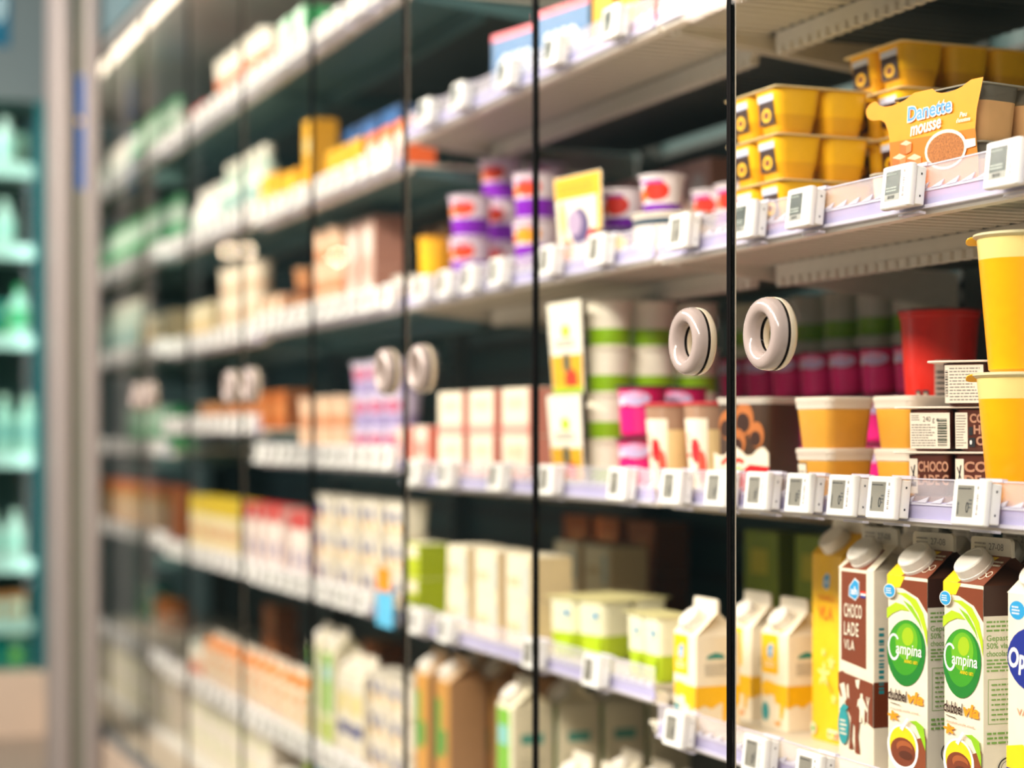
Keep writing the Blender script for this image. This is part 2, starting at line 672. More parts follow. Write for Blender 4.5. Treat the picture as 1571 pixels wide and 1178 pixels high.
def t_carton(name, w, d, hs, hr, hf, body, roof=None, side=None, fin=None, cap=None, front=None, side_art=None, roof_art=None, fin_text=None, cap_r=0.0225, gusset=None):
    """gable-top drink carton: body, gable with fin, screw cap and prints"""
    H = hs + hr + hf
    t = T(name, H, w, d)
    roof = roof or body
    side = side or body
    fin = fin or body
    gusset = gusset or side
    mb = MB()
    x, y = w / 2, d / 2
    e = 0.0028                                              # folded corner radius
    lo = rring(x, y, e, 0, 2)
    hi = rring(x, y, e, hs, 2)
    n = len(lo)
    a, b = mb.pts(lo), mb.pts(hi)
    for i in range(n):
        j = (i + 1) % n
        mid = ((lo[i][0] + lo[j][0]) / 2, (lo[i][1] + lo[j][1]) / 2)
        m_ = side if abs(mid[0]) > x - 0.0006 else body
        mb.f.append([a[i], a[j], b[j], b[i]])
        mb.m.append(mb.mi(m_))
    mb.f.append(a[::-1])
    mb.m.append(mb.mi(body))
    zt = hs + hr
    yr = 0.0022
    A, B, C, Dd = (-x, -y, hs), (x, -y, hs), (x, y, hs), (-x, y, hs)
    R0, R1, R2, R3 = (-x, -yr, zt), (x, -yr, zt), (x, yr, zt), (-x, yr, zt)
    mb.face([A, B, R1, R0], roof)
    mb.face([C, Dd, R3, R2], roof)
    Fx = (x - 0.017, 0, hs + hr * 0.7)
    Fm = (-x + 0.017, 0, hs + hr * 0.7)
    for tri, mt in (((B, C, Fx), gusset), ((B, Fx, R1), gusset), ((C, R2, Fx), gusset), ((R1, Fx, R2), gusset),
                    ((Dd, A, Fm), gusset), ((A, R0, Fm), gusset), ((Dd, Fm, R3), gusset), ((R0, R3, Fm), gusset)):
        mb.face(tri, mt)
    t.part('carton_body', mb.mesh('carton_body', 25))
    m2 = MB()
    cr = 0.006
    outl = [(-x, zt - 0.001), (x, zt - 0.001)]
    for k in range(4):
        an = math.radians(30 * k)
        outl.append((x - cr + cr * math.cos(an), H - cr + cr * math.sin(an)))
    for k in range(4):
        an = math.radians(90 + 30 * k)
        outl.append((-x + cr + cr * math.cos(an), H - cr + cr * math.sin(an)))
    f0 = [(p[0], -yr, p[1]) for p in outl]
    f1 = [(p[0], yr, p[1]) for p in outl]
    m2.loft([f1, f0], fin)
    fi = t.part('sealed_fin', m2.mesh('sealed_fin', 25))
    if fin_text:
        ar = Art(lambda u, v, o: (u, -yr - o, v))
        ar.text(fin_text, -x * 0.1, zt + hf * 0.3, hf * 0.55, M('#8a8178', 0.6, var=0), width=w * 0.36)
        ar.fine(-x * 0.8, zt + hf * 0.3, -x * 0.2, zt + hf * 0.75, 2, M('#a79d92', 0.6, var=0), 3)
        t.part('date_print', ar.mesh('date_print'), parent=fi)
    sl = math.atan2(hr, y - yr)                              # slope of the roof
    L = math.hypot(hr, y - yr)
    ux = Vector((0, math.cos(sl), math.sin(sl)))
    nx = Vector((0, -math.sin(sl), math.cos(sl)))

    def fr_roof(u, v, o):
        p = Vector((0, -y, hs)) + ux * v + nx * o
        return (u, p.y, p.z)
    if cap:
        m3 = MB()
        r = cap_r
        N = 40
        rib = lambda rr, z: [((rr + (0.0004 if i % 2 else 0)) * math.cos(2 * math.pi * i / N), (rr + (0.0004 if i % 2 else 0)) * math.sin(2 * math.pi * i / N), z) for i in range(N)]
        m3.loft([circ(r * 1.02, 0, N), circ(r * 1.02, 0.004, N), rib(r * 0.98, 0.0045), rib(r * 0.96, 0.0150), circ(r * 0.91, 0.0168, N), circ(r * 0.78, 0.0172, N), circ(r * 0.74, 0.0166, N)], cap)
        mt = Matrix(((1, 0, 0, 0), (0, ux.y, nx.y, 0), (0, ux.z, nx.z, 0), (0, 0, 0, 1)))
        org = Vector((0, -y, hs)) + ux * (L * 0.50)
        m3.xf(Matrix.Translation(org) @ mt)
        t.part('screw_cap', m3.mesh('screw_cap', 30))
    if roof_art:
        ar = Art(fr_roof)
        roof_art(ar, w, L)
        t.part('roof_print', ar.mesh('roof_print'))
    if front:
        ar = Art(fr_front(d))
        front(ar, w, hs)
        t.part('front_print', ar.mesh('front_print'))
    if side_art:
        ar = Art(fr_side(w))
        side_art(ar, d, hs)
        t.part('side_print', ar.mesh('side_print'))
    return t


# ------------------------------------------------------------------ colours of print
CREAM = M('#f4e6cf', 0.4)
BROWN = M('#7d3a20', 0.4)
DKBROWN = M('#3a211a', 0.35)
YEL = M('#f9bf10', 0.4)
YELP = M('#ffd21c', 0.4)
GREEN = M('#8fc31c', 0.4)
LIME = M('#b5d21e', 0.4)
DKGREEN = M('#1f7d2c', 0.4)
MIDGREEN = M('#45a32a', 0.4)
BLUE = M('#2f9ad4', 0.4)
NAVY = M('#22308f', 0.4)
TEAL = M('#2a9aa0', 0.4)
RED = M('#e0301e', 0.4)
ORANGE = M('#f39a1e', 0.4)
DKORANGE = M('#d6740a', 0.4)
PRINTG = M('#7fae55', 0.5, var=0)
GREY = M('#8f8b84', 0.5, var=0)
PURPLE = M('#7a1fb0', 0.4)
MAGENTA = M('#d3106e', 0.4)
LAV = M('#c9b8e6', 0.4)
PEACH = M('#e8b48c', 0.45)
PINK = M('#e98a86', 0.45)
BLACKP = M('#15120f', 0.4)


def ah_mark(a, u, v, s):
    a.poly([(u - s * 0.55, v + s * 0.25), (u + s * 0.05, v + s * 0.75), (u + s * 0.5, v + s * 0.55), (u + s * 0.5, v - s * 0.3), (u + s * 0.1, v - s * 0.75), (u - s * 0.6, v - s * 0.45)], WHITE)
    s *= 0.9
    a.poly([(u - s * 0.55, v + s * 0.25), (u + s * 0.05, v + s * 0.75), (u + s * 0.5, v + s * 0.55), (u + s * 0.5, v - s * 0.3), (u + s * 0.1, v - s * 0.75), (u - s * 0.6, v - s * 0.45)], BLUE)
    a.text('ah', u - s * 0.02, v - s * 0.3, s * 0.85, WHITE, bold=0.02, center=True)


# ---- chocolate custard carton, brown and white
def remap(a, h, knots):
    """slide the heights of a print so that its items sit where they should on the panel"""
    base = a.fr

    def g(x):
        for (x0, y0), (x1, y1) in zip(knots[:-1], knots[1:]):
            if x <= x1 or (x1, y1) == knots[-1]:
                return y0 + (y1 - y0) * (x - x0) / (x1 - x0)
    a.fr = lambda u, v, o: base(u, g(v / h) * h, o)


def art_choco(a, w, h):
    x = w / 2
    remap(a, h, [(0, .12), (.1, .26), (.285, .49), (.36, .55), (.545, .63), (.655, .71), (.765, .80), (.9, .90), (1, 1)])
    a.poly([(-x * 0.82, h * 0.37), (x * 0.60, h * 0.335), (x * 0.60, h * 0.985), (-x * 0.82, h * 0.985)], BROWN)
    ah_mark(a, -x * 0.06, h * 0.895, w * 0.27)
    for k, m in enumerate((RED, WHITE, NAVY)):
        a.rect(x * 0.3, h * (0.885 - 0.014 * k), x * 0.6, h * (0.899 - 0.014 * k), m)
    for i, s in enumerate(('CHOCO', 'LADE', 'VLA')):
        a.text(s, -x * 0.62, h * (0.725 - 0.112 * i), h * 0.118, CREAM, bold=0.012, width=w * (0.5, 0.41, 0.30)[i], space=1.12)
    # the cow, the farmer and the meadow
    a.poly([(-x * 0.95, h * 0.285), (-x * 0.7, h * 0.30), (-x * 0.55, h * 0.29), (x * 0.9, h * 0.27), (x, h * 0.27), (x, h * 0.10), (x * 0.75, h * 0.115), (x * 0.3, h * 0.12), (x * 0.18, h * 0.06), (x * 0.28, h * 0.0), (x * 0.02, h * -0.0), (x * 0.0, h * 0.09), (-x * 0.12, h * 0.10),
            (-x * 0.18, h * 0.04), (-x * 0.06, h * 0.012), (-x * 0.34, h * 0.008), (-x * 0.28, h * 0.05), (-x * 0.22, h * 0.12), (-x * 0.5, h * 0.16), (-x * 0.62, h * 0.20), (-x * 0.8, h * 0.19), (-x * 0.95, h * 0.22)], BROWN)
    a.poly([(-x * 0.85, h * 0.24), (-x * 0.6, h * 0.25), (-x * 0.45, h * 0.19), (-x * 0.62, h * 0.17)], CREAM)
    a.poly([(-x * 0.45, h * 0.24), (-x * 0.36, h * 0.25), (-x * 0.3, h * 0.19), (-x * 0.42, h * 0.20)], CREAM)
    a.poly([(x * 0.05, h * 0.27), (x * 0.3, h * 0.275), (x * 0.22, h * 0.235), (x * 0.1, h * 0.245)], CREAM)
    man = [(0.28, 0.11), (0.30, 0.155), (0.22, 0.175), (0.14, 0.165), (0.2, 0.195), (0.33, 0.205), (0.34, 0.222), (0.46, 0.222), (0.47, 0.205), (0.58, 0.19), (0.74, 0.165), (0.7, 0.155), (0.58, 0.168), (0.55, 0.11), (0.47, 0.11), (0.43, 0.14), (0.37, 0.11)]
    a.poly([(x * p, h * q) for p, q in man], CREAM)
    a.stroke([(x * 0.74, h * 0.11), (x * 0.76, h * 0.2)], w * 0.018, CREAM)
    for k in (-1, 0, 1):
        a.stroke([(x * (0.76 + 0.02 * k), h * 0.185), (x * (0.77 + 0.10 * k), h * 0.215)], w * 0.014, CREAM)
    a.ell(-x * 0.62, h * 0.085, x * 0.3, h * 0.065, TEAL)
    a.fine(-x * 0.8, h * 0.05, -x * 0.42, h * 0.11, 4, CREAM, 5)
    a.poly([(-x * 0.85, h * 0.14), (-x * 0.6, h * 0.17), (-x * 0.3, h * 0.16), (-x * 0.5, h * 0.14)], TEAL)


def side_choco(a, d, h):
    a.rect(-d / 2, h * 0.26, d / 2, h * 0.475, BROWN)
    a.fine(-d * 0.15, h * 0.36, d * 0.45, h * 0.56, 8, M('#b9b1a4', 0.5, var=0), 4)
    a.bars(-d * 0.40, h * 0.42, -d * 0.30, h * 0.74, TEAL, 6, True)
    a.ell(d * 0.0, h * 0.05, d * 0.1, h * 0.03, YEL)
    a.stroke([(0, 0.002), (0.002, h * 0.05)], 0.0012, MIDGREEN)
    a.stroke([(-0.01, 0.002), (-0.004, h * 0.04)], 0.0012, MIDGREEN)


def roof_choco(a, w, L):
    a.poly([(-w * 0.41, 0), (w * 0.3, 0), (w * 0.3, L * 0.8), (-w * 0.2, L * 0.8)], BROWN)


# ---- yellow vanilla custard carton
def art_vanilla(a, w, h):
    x = w / 2
    ah_mark(a, x * 0.0, h * 0.86, w * 0.2)
    a.text('VANILLE', -x * 0.55, h * 0.755, h * 0.045, M('#ee8a17', 0.4), bold=0.03, width=w * 0.55)
    a.text('VLA', -x * 0.55, h * 0.655, h * 0.095, M('#ee7a17', 0.4), bold=0.04, width=w * 0.5)
    for cu, cv, s in ((-x * 0.15, h * 0.36, 1.0), (x * 0.35, h * 0.43, 0.6), (x * 0.55, h * 0.24, 0.45), (-x * 0.1, h * 0.48, 0.35)):
        for k in range(5):
            an = 0.3 + k * 1.257
            a.ell(cu + math.cos(an) * w * 0.1 * s, cv + math.sin(an) * h * 0.035 * s, w * 0.1 * s, h * 0.012 * s, M('#fbe38a', 0.4), 14, rot=an)
    a.stroke([(x * 0.1, h * 0.33), (x * 0.3, h * 0.30), (x * 0.45, h * 0.27)], 0.002, M('#6a5a2a', 0.5))
    a.ell(-x * 0.75, h * 0.06, x * 0.16, h * 0.03, CREAM)
    a.ell(-x * 0.75, h * 0.06, x * 0.1, h * 0.02, MIDGREEN)
    a.rect(x * 0.2, h * 0.03, x * 0.85, h * 0.075, CREAM)
    for k, m in enumerate((DKGREEN, LIME, YEL, RED)):
        a.rect(x * (0.24 + 0.15 * k), h * 0.036, x * (0.36 + 0.15 * k), h * 0.062, m)


# ---- double custard carton with the green drop
def art_dubbel(a, w, h):
    x = w / 2
    a.rect(x * .2, .001, x, h * .13, M('#8a4526', .4))
    remap(a, h, [(-.02, .11), (.085, .225), (.2, .335), (.295, .385), (.355, .43), (.42, .50), (.585, .665), (.75, .805), (.9, .925), (1, 1)])
    a.poly([(-x, h * 0.98), (x, h * 0.98), (x, h * 0.80), (x * 0.55, h * 0.88), (-x * 0.2, h * 0.925), (-x, h * 0.93)], BROWN)
    a.poly([(-x, h * 1.0), (-x * 0.1, h * 1.0), (-x * 0.35, h * 0.93), (-x, h * 0.92)], YELP)
    # leaves
    def leaf(pts, m):
        a.poly([(x * p, h * q) for p, q in pts], m)
    leaf([(-0.55, 0.895), (-0.05, 0.90), (0.45, 0.87), (0.8, 0.80), (1.0, 0.70), (1.0, 0.62), (0.85, 0.70), (0.55, 0.79), (0.15, 0.855), (-0.25, 0.885)], LIME)
    leaf([(-0.2, 0.86), (0.25, 0.83), (0.6, 0.765), (0.78, 0.70), (0.6, 0.74), (0.2, 0.80)], GREEN)
    leaf([(-1.0, 0.80), (-0.55, 0.84), (-0.15, 0.83), (0.15, 0.80), (-0.3, 0.80), (-0.7, 0.775), (-1.0, 0.74)], LIME)
    # the drop
    def drop(s, m, dx=0.0, dy=0.0):
        pts = []
        for i in range(30):
            an = 2 * math.pi * i / 30
            r = 1.0 + 0.05 * math.sin(an * 2 + 0.6)
            pts.append((x * (-0.03 + dx) + x * 0.93 * s * r * math.cos(an), h * (0.585 + dy) + h * 0.168 * s * r * math.sin(an)))
        a.poly(pts, m)
    drop(1.0, DKGREEN)
    drop(0.84, M('#3f9a26', 0.35), -0.02, 0.022)
    drop(0.58, M('#6db324', 0.35), 0.03, 0.05)
    drop(0.3, M('#a4c520', 0.35), 0.1, 0.075)
    a.stroke([(-x * 0.62 + x * 0.27 * math.cos(math.radians(d_)), h * 0.598 + h * 0.062 * math.sin(math.radians(d_))) for d_ in range(40, 331, 18)], w * 0.042, WHITE)
    a.text('ampina', -x * 0.52, h * 0.565, h * 0.080, WHITE, bold=0.012, shear=0.12, width=w * 0.64)
    a.text('ANNO 1871', -x * 0.1, h * 0.528, h * 0.021, YELP, bold=0.02, width=w * 0.33)
    a.text('dubbel', -x * 0.92, h * 0.355, h * 0.065, DKBROWN, bold=0.02, shear=0.15, width=w * 0.48)
    a.text('vla', x * 0.06, h * 0.355, h * 0.07, ORANGE, bold=0.04, shear=0.2, width=w * 0.40)
    a.stroke([(-x * 0.8, h * 0.335), (-x * 0.3, h * 0.328)], h * 0.004, DKBROWN)
    a.text('chocolade vanille smaak', -x * 0.8, h * 0.295, h * 0.019, M('#b06a52', 0.5), width=w * 0.72)
    # flower, cup and swirl
    for k in range(5):
        an = 0.5 + k * 1.257
        a.ell(-x * 0.62 + math.cos(an) * x * 0.14, h * 0.24 + math.sin(an) * h * 0.022, x * 0.16, h * 0.012, ORANGE, 12, rot=an)
    a.poly([(x * 0.1, h * 0.11), (x * 1.0, h * 0.16), (x * 1.0, h * 0.0), (x * 0.2, h * 0.0)], M('#8a4526', 0.4))
    leaf([(0.2, 0.225), (0.55, 0.24), (0.9, 0.2), (1.0, 0.13), (1.0, 0.09), (0.8, 0.14), (0.5, 0.2)], GREEN)
    a.ell(-x * 0.12, h * 0.085, x * 0.78, h * 0.105, WHITE)
    a.ell(-x * 0.12, h * 0.092, x * 0.66, h * 0.088, YELP)
    a.ell(-x * 0.10, h * 0.066, x * 0.62, h * 0.062, BROWN)
    a.ell(-x * 0.02, h * 0.085, x * 0.4, h * 0.03, M('#a85a30', 0.35))
    a.ell(x * 0.04, h * 0.068, x * 0.38, h * 0.024, BROWN)
    a.ell(x * 0.05, h * 0.052, x * 0.34, h * 0.018, M('#5a2a18', 0.35))
    a.poly([(-x * 0.25, h * 0.17), (x * 0.1, h * 0.25), (x * 0.2, h * 0.24), (-x * 0.1, h * 0.16)], WHITE)
    # round blue mark
    a.ell(-x * 0.76, h * 0.905, x * 0.30, h * 0.042, WHITE)
    a.ell(-x * 0.76, h * 0.905, x * 0.27, h * 0.038, BLUE)
    a.fine(-x * 0.94, h * 0.885, -x * 0.58, h * 0.925, 3, WHITE, 6)


def side_dubbel(a, d, h):
    x = d / 2
    a.rect(-x, h * 0.0, x, h * 0.87, M('#f4ecdb', 0.45))
    a.fine(-x * 0.9, h * 0.80, x * 0.4, h * 0.855, 3, PRINTG, 2)
    for i, s in enumerate(('Gepasteuriseerde', '50% vla met vanille', 'chocoladevla met 50%')):
        a.text(s, -x * 0.9, h * (0.765 - 0.033 * i), h * 0.034, PRINTG, bold=0.012, width=d * 0.92)
    a.fine(-x * 0.9, h * 0.63, x * 0.85, h * 0.69, 4, PRINTG, 3)
    for r in (((-0.85, 0.60), (0.85, 0.60)), ((-0.85, 0.41), (0.85, 0.41)), ((-0.85, 0.41), (-0.85, 0.60)), ((0.85, 0.41), (0.85, 0.60))):
        a.stroke([(x * p, h * q) for p, q in r], 0.0006, PRINTG)
    a.fine(-x * 0.75, h * 0.42, x * 0.5, h * 0.59, 8, PRINTG, 8, 0.3)
    a.fine(-x * 0.9, h * 0.32, x * 0.8, h * 0.38, 3, PRINTG, 9)
    a.ring(-x * 0.2, h * 0.215, x * 0.34, x * 0.34, 0.0016, INK)
    a.ring(-x * 0.2, h * 0.215, x * 0.24, x * 0.24, 0.0006, INK)
    a.poly([(x * p, h * q) for p, q in ((-0.36, 0.205), (-0.25, 0.212), (-0.12, 0.228), (-0.02, 0.222), (-0.1, 0.212), (-0.2, 0.207), (-0.26, 0.2))], INK)
    a.fine(-x * 0.9, h * 0.09, x * 0.8, h * 0.13, 2, PRINTG, 10)
    a.text('Inhoud', -x * 0.2, h * 0.045, h * 0.036, PRINTG, bold=0.015)
    a.bars(-x * 0.9, -0.0, x * 0.1, h * 0.04, DKGREEN, 3, True)


def roof_dubbel(a, w, L):
    x = w / 2
    a.rect(-x, 0, x, L * 0.95, BROWN)
    a.poly([(-x, 0), (-x * 0.3, 0), (x * 0.5, L * 0.95), (-x, L * 0.95)], YELP)
    a.ring(x * 0.55, L * 0.3, x * 0.14, x * 0.14, 0.0012, CREAM)
    a.ring(x * 0.78, L * 0.38, x * 0.12, x * 0.12, 0.0012, CREAM)
    a.fine(x * 0.4, L * 0.62, x * 0.95, L * 0.85, 2, CREAM, 3)


# ---- white and violet-blue custard carton
def art_opti(a, w, h):
    x = w / 2
    a.ell(-x * 0.55, h * 0.93, x * 0.34, h * 0.04, BLUE)
    a.fine(-x * 0.78, h * 0.91, -x * 0.34, h * 0.95, 3, WHITE, 2)
    a.ell(x * 0.15, h * 0.73, x * 1.12, h * 0.135, NAVY)
    a.text('Optimel', -x * 0.92, h * 0.69, h * 0.115, WHITE, bold=0.03, shear=0.1, width=w * 1.0 - 0.004)
    a.text('VANILLE', -x * 0.55, h * 0.49, h * 0.04, M('#d99a7a', 0.5), bold=0.02, width=w * 0.66)
    a.poly([(-x, h * 0.35), (-x * 0.3, h * 0.37), (x, h * 0.30), (x, h * 0.0), (-x, 0)], YELP)
    a.rect(-x, h * 0.14, x * 0.2, h * 0.26, NAVY)
    a.text('0%', -x * 0.85, h * 0.20, h * 0.055, WHITE, bold=0.02, width=w * 0.36)
    a.fine(-x * 0.85, h * 0.15, x * 0.1, h * 0.19, 3, WHITE, 7)


# ---- small milk cartons, white with a yellow cow
def art_cow(a, w, h):
    x = w / 2
    a.rect(-x * 0.92, h * 0.58, x * 0.30, h * 0.995, YEL)
    ah_mark(a, -x * 0.28, h * 0.82, w * 0.22)
    a.fine(-x * 0.7, h * 0.64, x * 0.1, h * 0.72, 2, CREAM, 3)
    a.poly([(x * p, h * q) for p, q in ((-0.9, 0.44), (-0.7, 0.5), (-0.3, 0.5), (0.2, 0.48), (1.0, 0.48), (1.0, 0.24), (0.8, 0.27), (0.62, 0.12), (0.45, 0.12), (0.45, 0.27), (0.1, 0.28), (0.0, 0.36), (-0.35, 0.36), (-0.6, 0.33), (-0.85, 0.36))], YEL)
    a.ell(-x * 0.62, h * 0.17, x * 0.26, h * 0.10, TEAL)
    a.rect(x * 0.1, h * 0.05, x * 0.5, h * 0.09, ORANGE)


def side_cow(a, d, h):
    x = d / 2
    a.poly([(x * p, h * q) for p, q in ((-0.55, 0.76), (-0.45, 0.80), (-0.1, 0.83), (0.2, 0.81), (0.35, 0.76))], M('#2f8f86', 0.5))
    a.fine(-x * 0.6, h * 0.58, x * 0.7, h * 0.72, 5, GREY, 4)
    a.poly([(x * p, h * q) for p, q in ((-1, 0.48), (1, 0.48), (1, 0.3), (0.7, 0.22), (0.5, 0.28), (0.1, 0.3), (-0.3, 0.24), (-0.6, 0.28), (-1, 0.24))], YEL)
    a.poly([(x * p, h * q) for p, q in ((0.2, 0.3), (0.5, 0.3), (0.35, 0.08), (0.2, 0.06))], YEL)


def roof_cow(a, w, L):
    a.rect(-w * 0.2, L * 0.1, w * 0.2, L * 0.5, YEL)


CAPW = M('#f1e9df', 0.3, var=0.0)
FIN = M('#efe4d3', 0.45)
K = {}
K['choco'] = t_carton('custard_carton', .084, .076, .268, .032, .021, CREAM, fin=FIN, cap=CAPW, front=art_choco, side_art=side_choco, roof_art=roof_choco, fin_text='27-08')
K['vanilla'] = t_carton('custard_carton', .084, .076, .268, .032, .021, YEL, fin=FIN, cap=CAPW, front=art_vanilla)
K['dubbel'] = t_carton('custard_carton', .082, .080, .268, .032, .021, CREAM, roof=BROWN, side=DKBROWN, fin=FIN, cap=CAPW, front=art_dubbel, side_art=side_dubbel, roof_art=roof_dubbel, fin_text='27-08', gusset=M('#4a2a1c', 0.3))
K['opti'] = t_carton('custard_carton', .082, .078, .264, .032, .021, CREAM, fin=FIN, cap=CAPW, front=art_opti)
K['cow'] = t_carton('milk_carton', .074, .074, .142, .034, .020, CREAM, fin=FIN, cap=CAPW, front=art_cow, side_art=side_cow, roof_art=roof_cow, cap_r=.0195)


# ---- mousse pack in its orange sleeve
def t_mousse():
    L = .033
    w, d, h = .150, .15, .138
    t = T('mousse_pack', h, w, d)
    clear = M('#8d8577', 0.15, alpha=0.55, var=0.0)
    mous = M('#e0ac74', 0.6, var=0.08)
    mb = MB()
    hw = .036
    prof = [(0.78, 0), (0.82, 0.003), (0.92, 0.045), (0.93, 0.047), (1.0, 0.065)]
    mb.loft([rring(hw * s, hw * s, hw * .5 * s, z, 4) for s, z in prof], [mous, mous, mous, clear])
    me = mb.mesh('cup')
    for l in range(2):
        for i in (-1, 1):
            for j in (-1, 1):
                t.part('cup', me, loc=(i * .037, .004 + j * .037, l * .0690))
        m2 = MB()
        m2.rbox(.150, .152, .065, .0675, .012, .0006, M('#8f8878', 0.25), cy=.004)
        t.part('foil_lid', m2.mesh('foil_lid'), loc=(0, 0, l * .0690))
    # front of the sleeve: a bent card with two scallops over the rims and a tab
    yb, yt = -.0725, -.0765
    top = .105
    fr0 = lambda u, v, o: (u, yb + (yt - yb) * min(1, v / top) - o, v + L)
    out = [(-.073, -L), (.0733, -L), (.0733, .011), (.070, .0477), (.0735, .070), (.085, .105), (.0660, .105),
           (.060, .1028), (.051, .099), (.040, .0968), (.028, .0960), (.017, .0968), (.009, .099), (.0028, .1040),
           (-.0275, .1040), (-.034, .1015), (-.043, .0978), (-.055, .0952), (-.068, .0940), (-.080, .0946), (-.089, .0975), (-.0955, .1036)]
    out += [(-.102, .1030), (-.108, .1008), (-.1128, .0965), (-.1137, .0915), (-.112, .0865), (-.107, .0825), (-.100, .0806), (-.088, .0795), (-.080, .075), (-.075, .064), (-.073, .052)]
    a = Art(fr0)
    f0 = MB()
    tri = tessellate_polygon([[Vector((p[0], p[1], 0)) for p in out]])
    for side in (0, 1):
        ids = f0.pts([fr0(p[0], p[1], 0.0007 if side else 0.0) for p in out])
        for tr in tri:
            A, B, C = (out[i] for i in tr)
            ccw = (B[0] - A[0]) * (C[1] - A[1]) - (B[1] - A[1]) * (C[0] - A[0]) > 0
            if ccw != bool(side):
                tr = (tr[0], tr[2], tr[1])
            f0.f.append([ids[i] for i in tr])
            f0.m.append(f0.mi(M('#f69a1e', 0.4)))
    n = len(out)
    for i in range(n):
        f0.f.append([i, (i + 1) % n, n + (i + 1) % n, n + i])
        f0.m.append(f0.mi(M('#f7c070', 0.5)))
    si = t.part('card_sleeve', f0.mesh('card_sleeve', 20))
    a.o = 0.0009
    a.poly([(-.0727, .001 - L), (.0730, .001 - L), (.0730, .011), (.0698, .0478), (-.0727, .0495)], DKORANGE)
    for u, v, s in ((-.057, .024, .0125), (-.031, .020, .0130), (-.044, .040, .0105)):
        v0 = .8
        a.poly([(u - s, v - s * .7 * v0), (u - s * .2, v - s * v0), (u + s * .9, v - s * .7 * v0), (u + s, v + s * .5 * v0), (u + s * .1, v + s * v0), (u - s * .9, v + s * .6 * v0)], M('#e0692a', 0.4))
        a.poly([(u - s * .9, v + s * .6 * v0), (u + s * .1, v + s * .25 * v0), (u + s, v + s * .5 * v0), (u + s * .1, v + s * v0)], M('#f6c8a4', 0.4))
        a.poly([(u + s * .1, v + s * .25 * v0), (u + s, v + s * .5 * v0), (u + s * .9, v - s * .7 * v0), (u + s * .05, v - s * v0)], M('#ee8048', 0.4))
    a.stroke([(.035, .031), (.055, .031), (.0715, .0315)], .013, CREAM, .009)
    a.ell(.023, .0290, .0345, .0235, CREAM)
    a.ell(.023, .0285, .0305, .0200, M('#a5652e', 0.7, var=0.75, scale=420))
    a.text('Danette', -.0400, .0700, .0250, WHITE, bold=0.05, shear=0.15, width=.0765, rot=.03)
    a.text('Danette', -.0390, .0707, .0235, M('#5b9bd8', 0.4), bold=0.02, shear=0.15, width=.0735, rot=.03)
    a.text('mousse', -.0350, .0525, .0225, WHITE, bold=0.022, shear=0.35, width=.053, rot=.068)
    a.text('Peu', .048, .0635, .0080, WHITE, bold=0.01, shear=0.25)
    a.text("d'emotions", .0425, .0575, .0070, WHITE, bold=0.01, shear=0.25, width=.0225)
    t.part('sleeve_print', a.mesh('sleeve_print'), parent=si)
    return t


K['mousse'] = t_mousse()


# ---- yellow custard multipack: two labelled cups on the front
def yellow_sticker(a, w, h):
    a.fr = lambda u, v, o: (u, -(w / 2) * (0.86 + 0.13 * v / h) - o, v)
    a.rect(-w * .28, h * .22, w * .28, h * .93, DKBROWN, 3)
    a.rect(-w * .28, h * .72, w * .28, h * .86, M('#cfd3ea', 0.4), 3)
    a.ell(0, h * .42, w * .17, h * .15, YEL)
    a.ell(0, h * .42, w * .1, h * .08, BROWN)


YCUP = M('#fbbd1c', 0.3, var=0.05)
K['ypack'] = t_pack('custard_cup_pack', 2, 3, .074, .064, YCUP, M('#efd9a6', 0.3), rb=.78, sticker=yellow_sticker, band=M('#eaa81a', 0.3), cd=.077)


K['ypack2'] = t_pack('custard_cup_pack', 2, 2, .074, .064, YCUP, M('#efd9a6', 0.3), rb=.78, sticker=yellow_sticker, band=M('#eaa81a', 0.3), cd=.077)


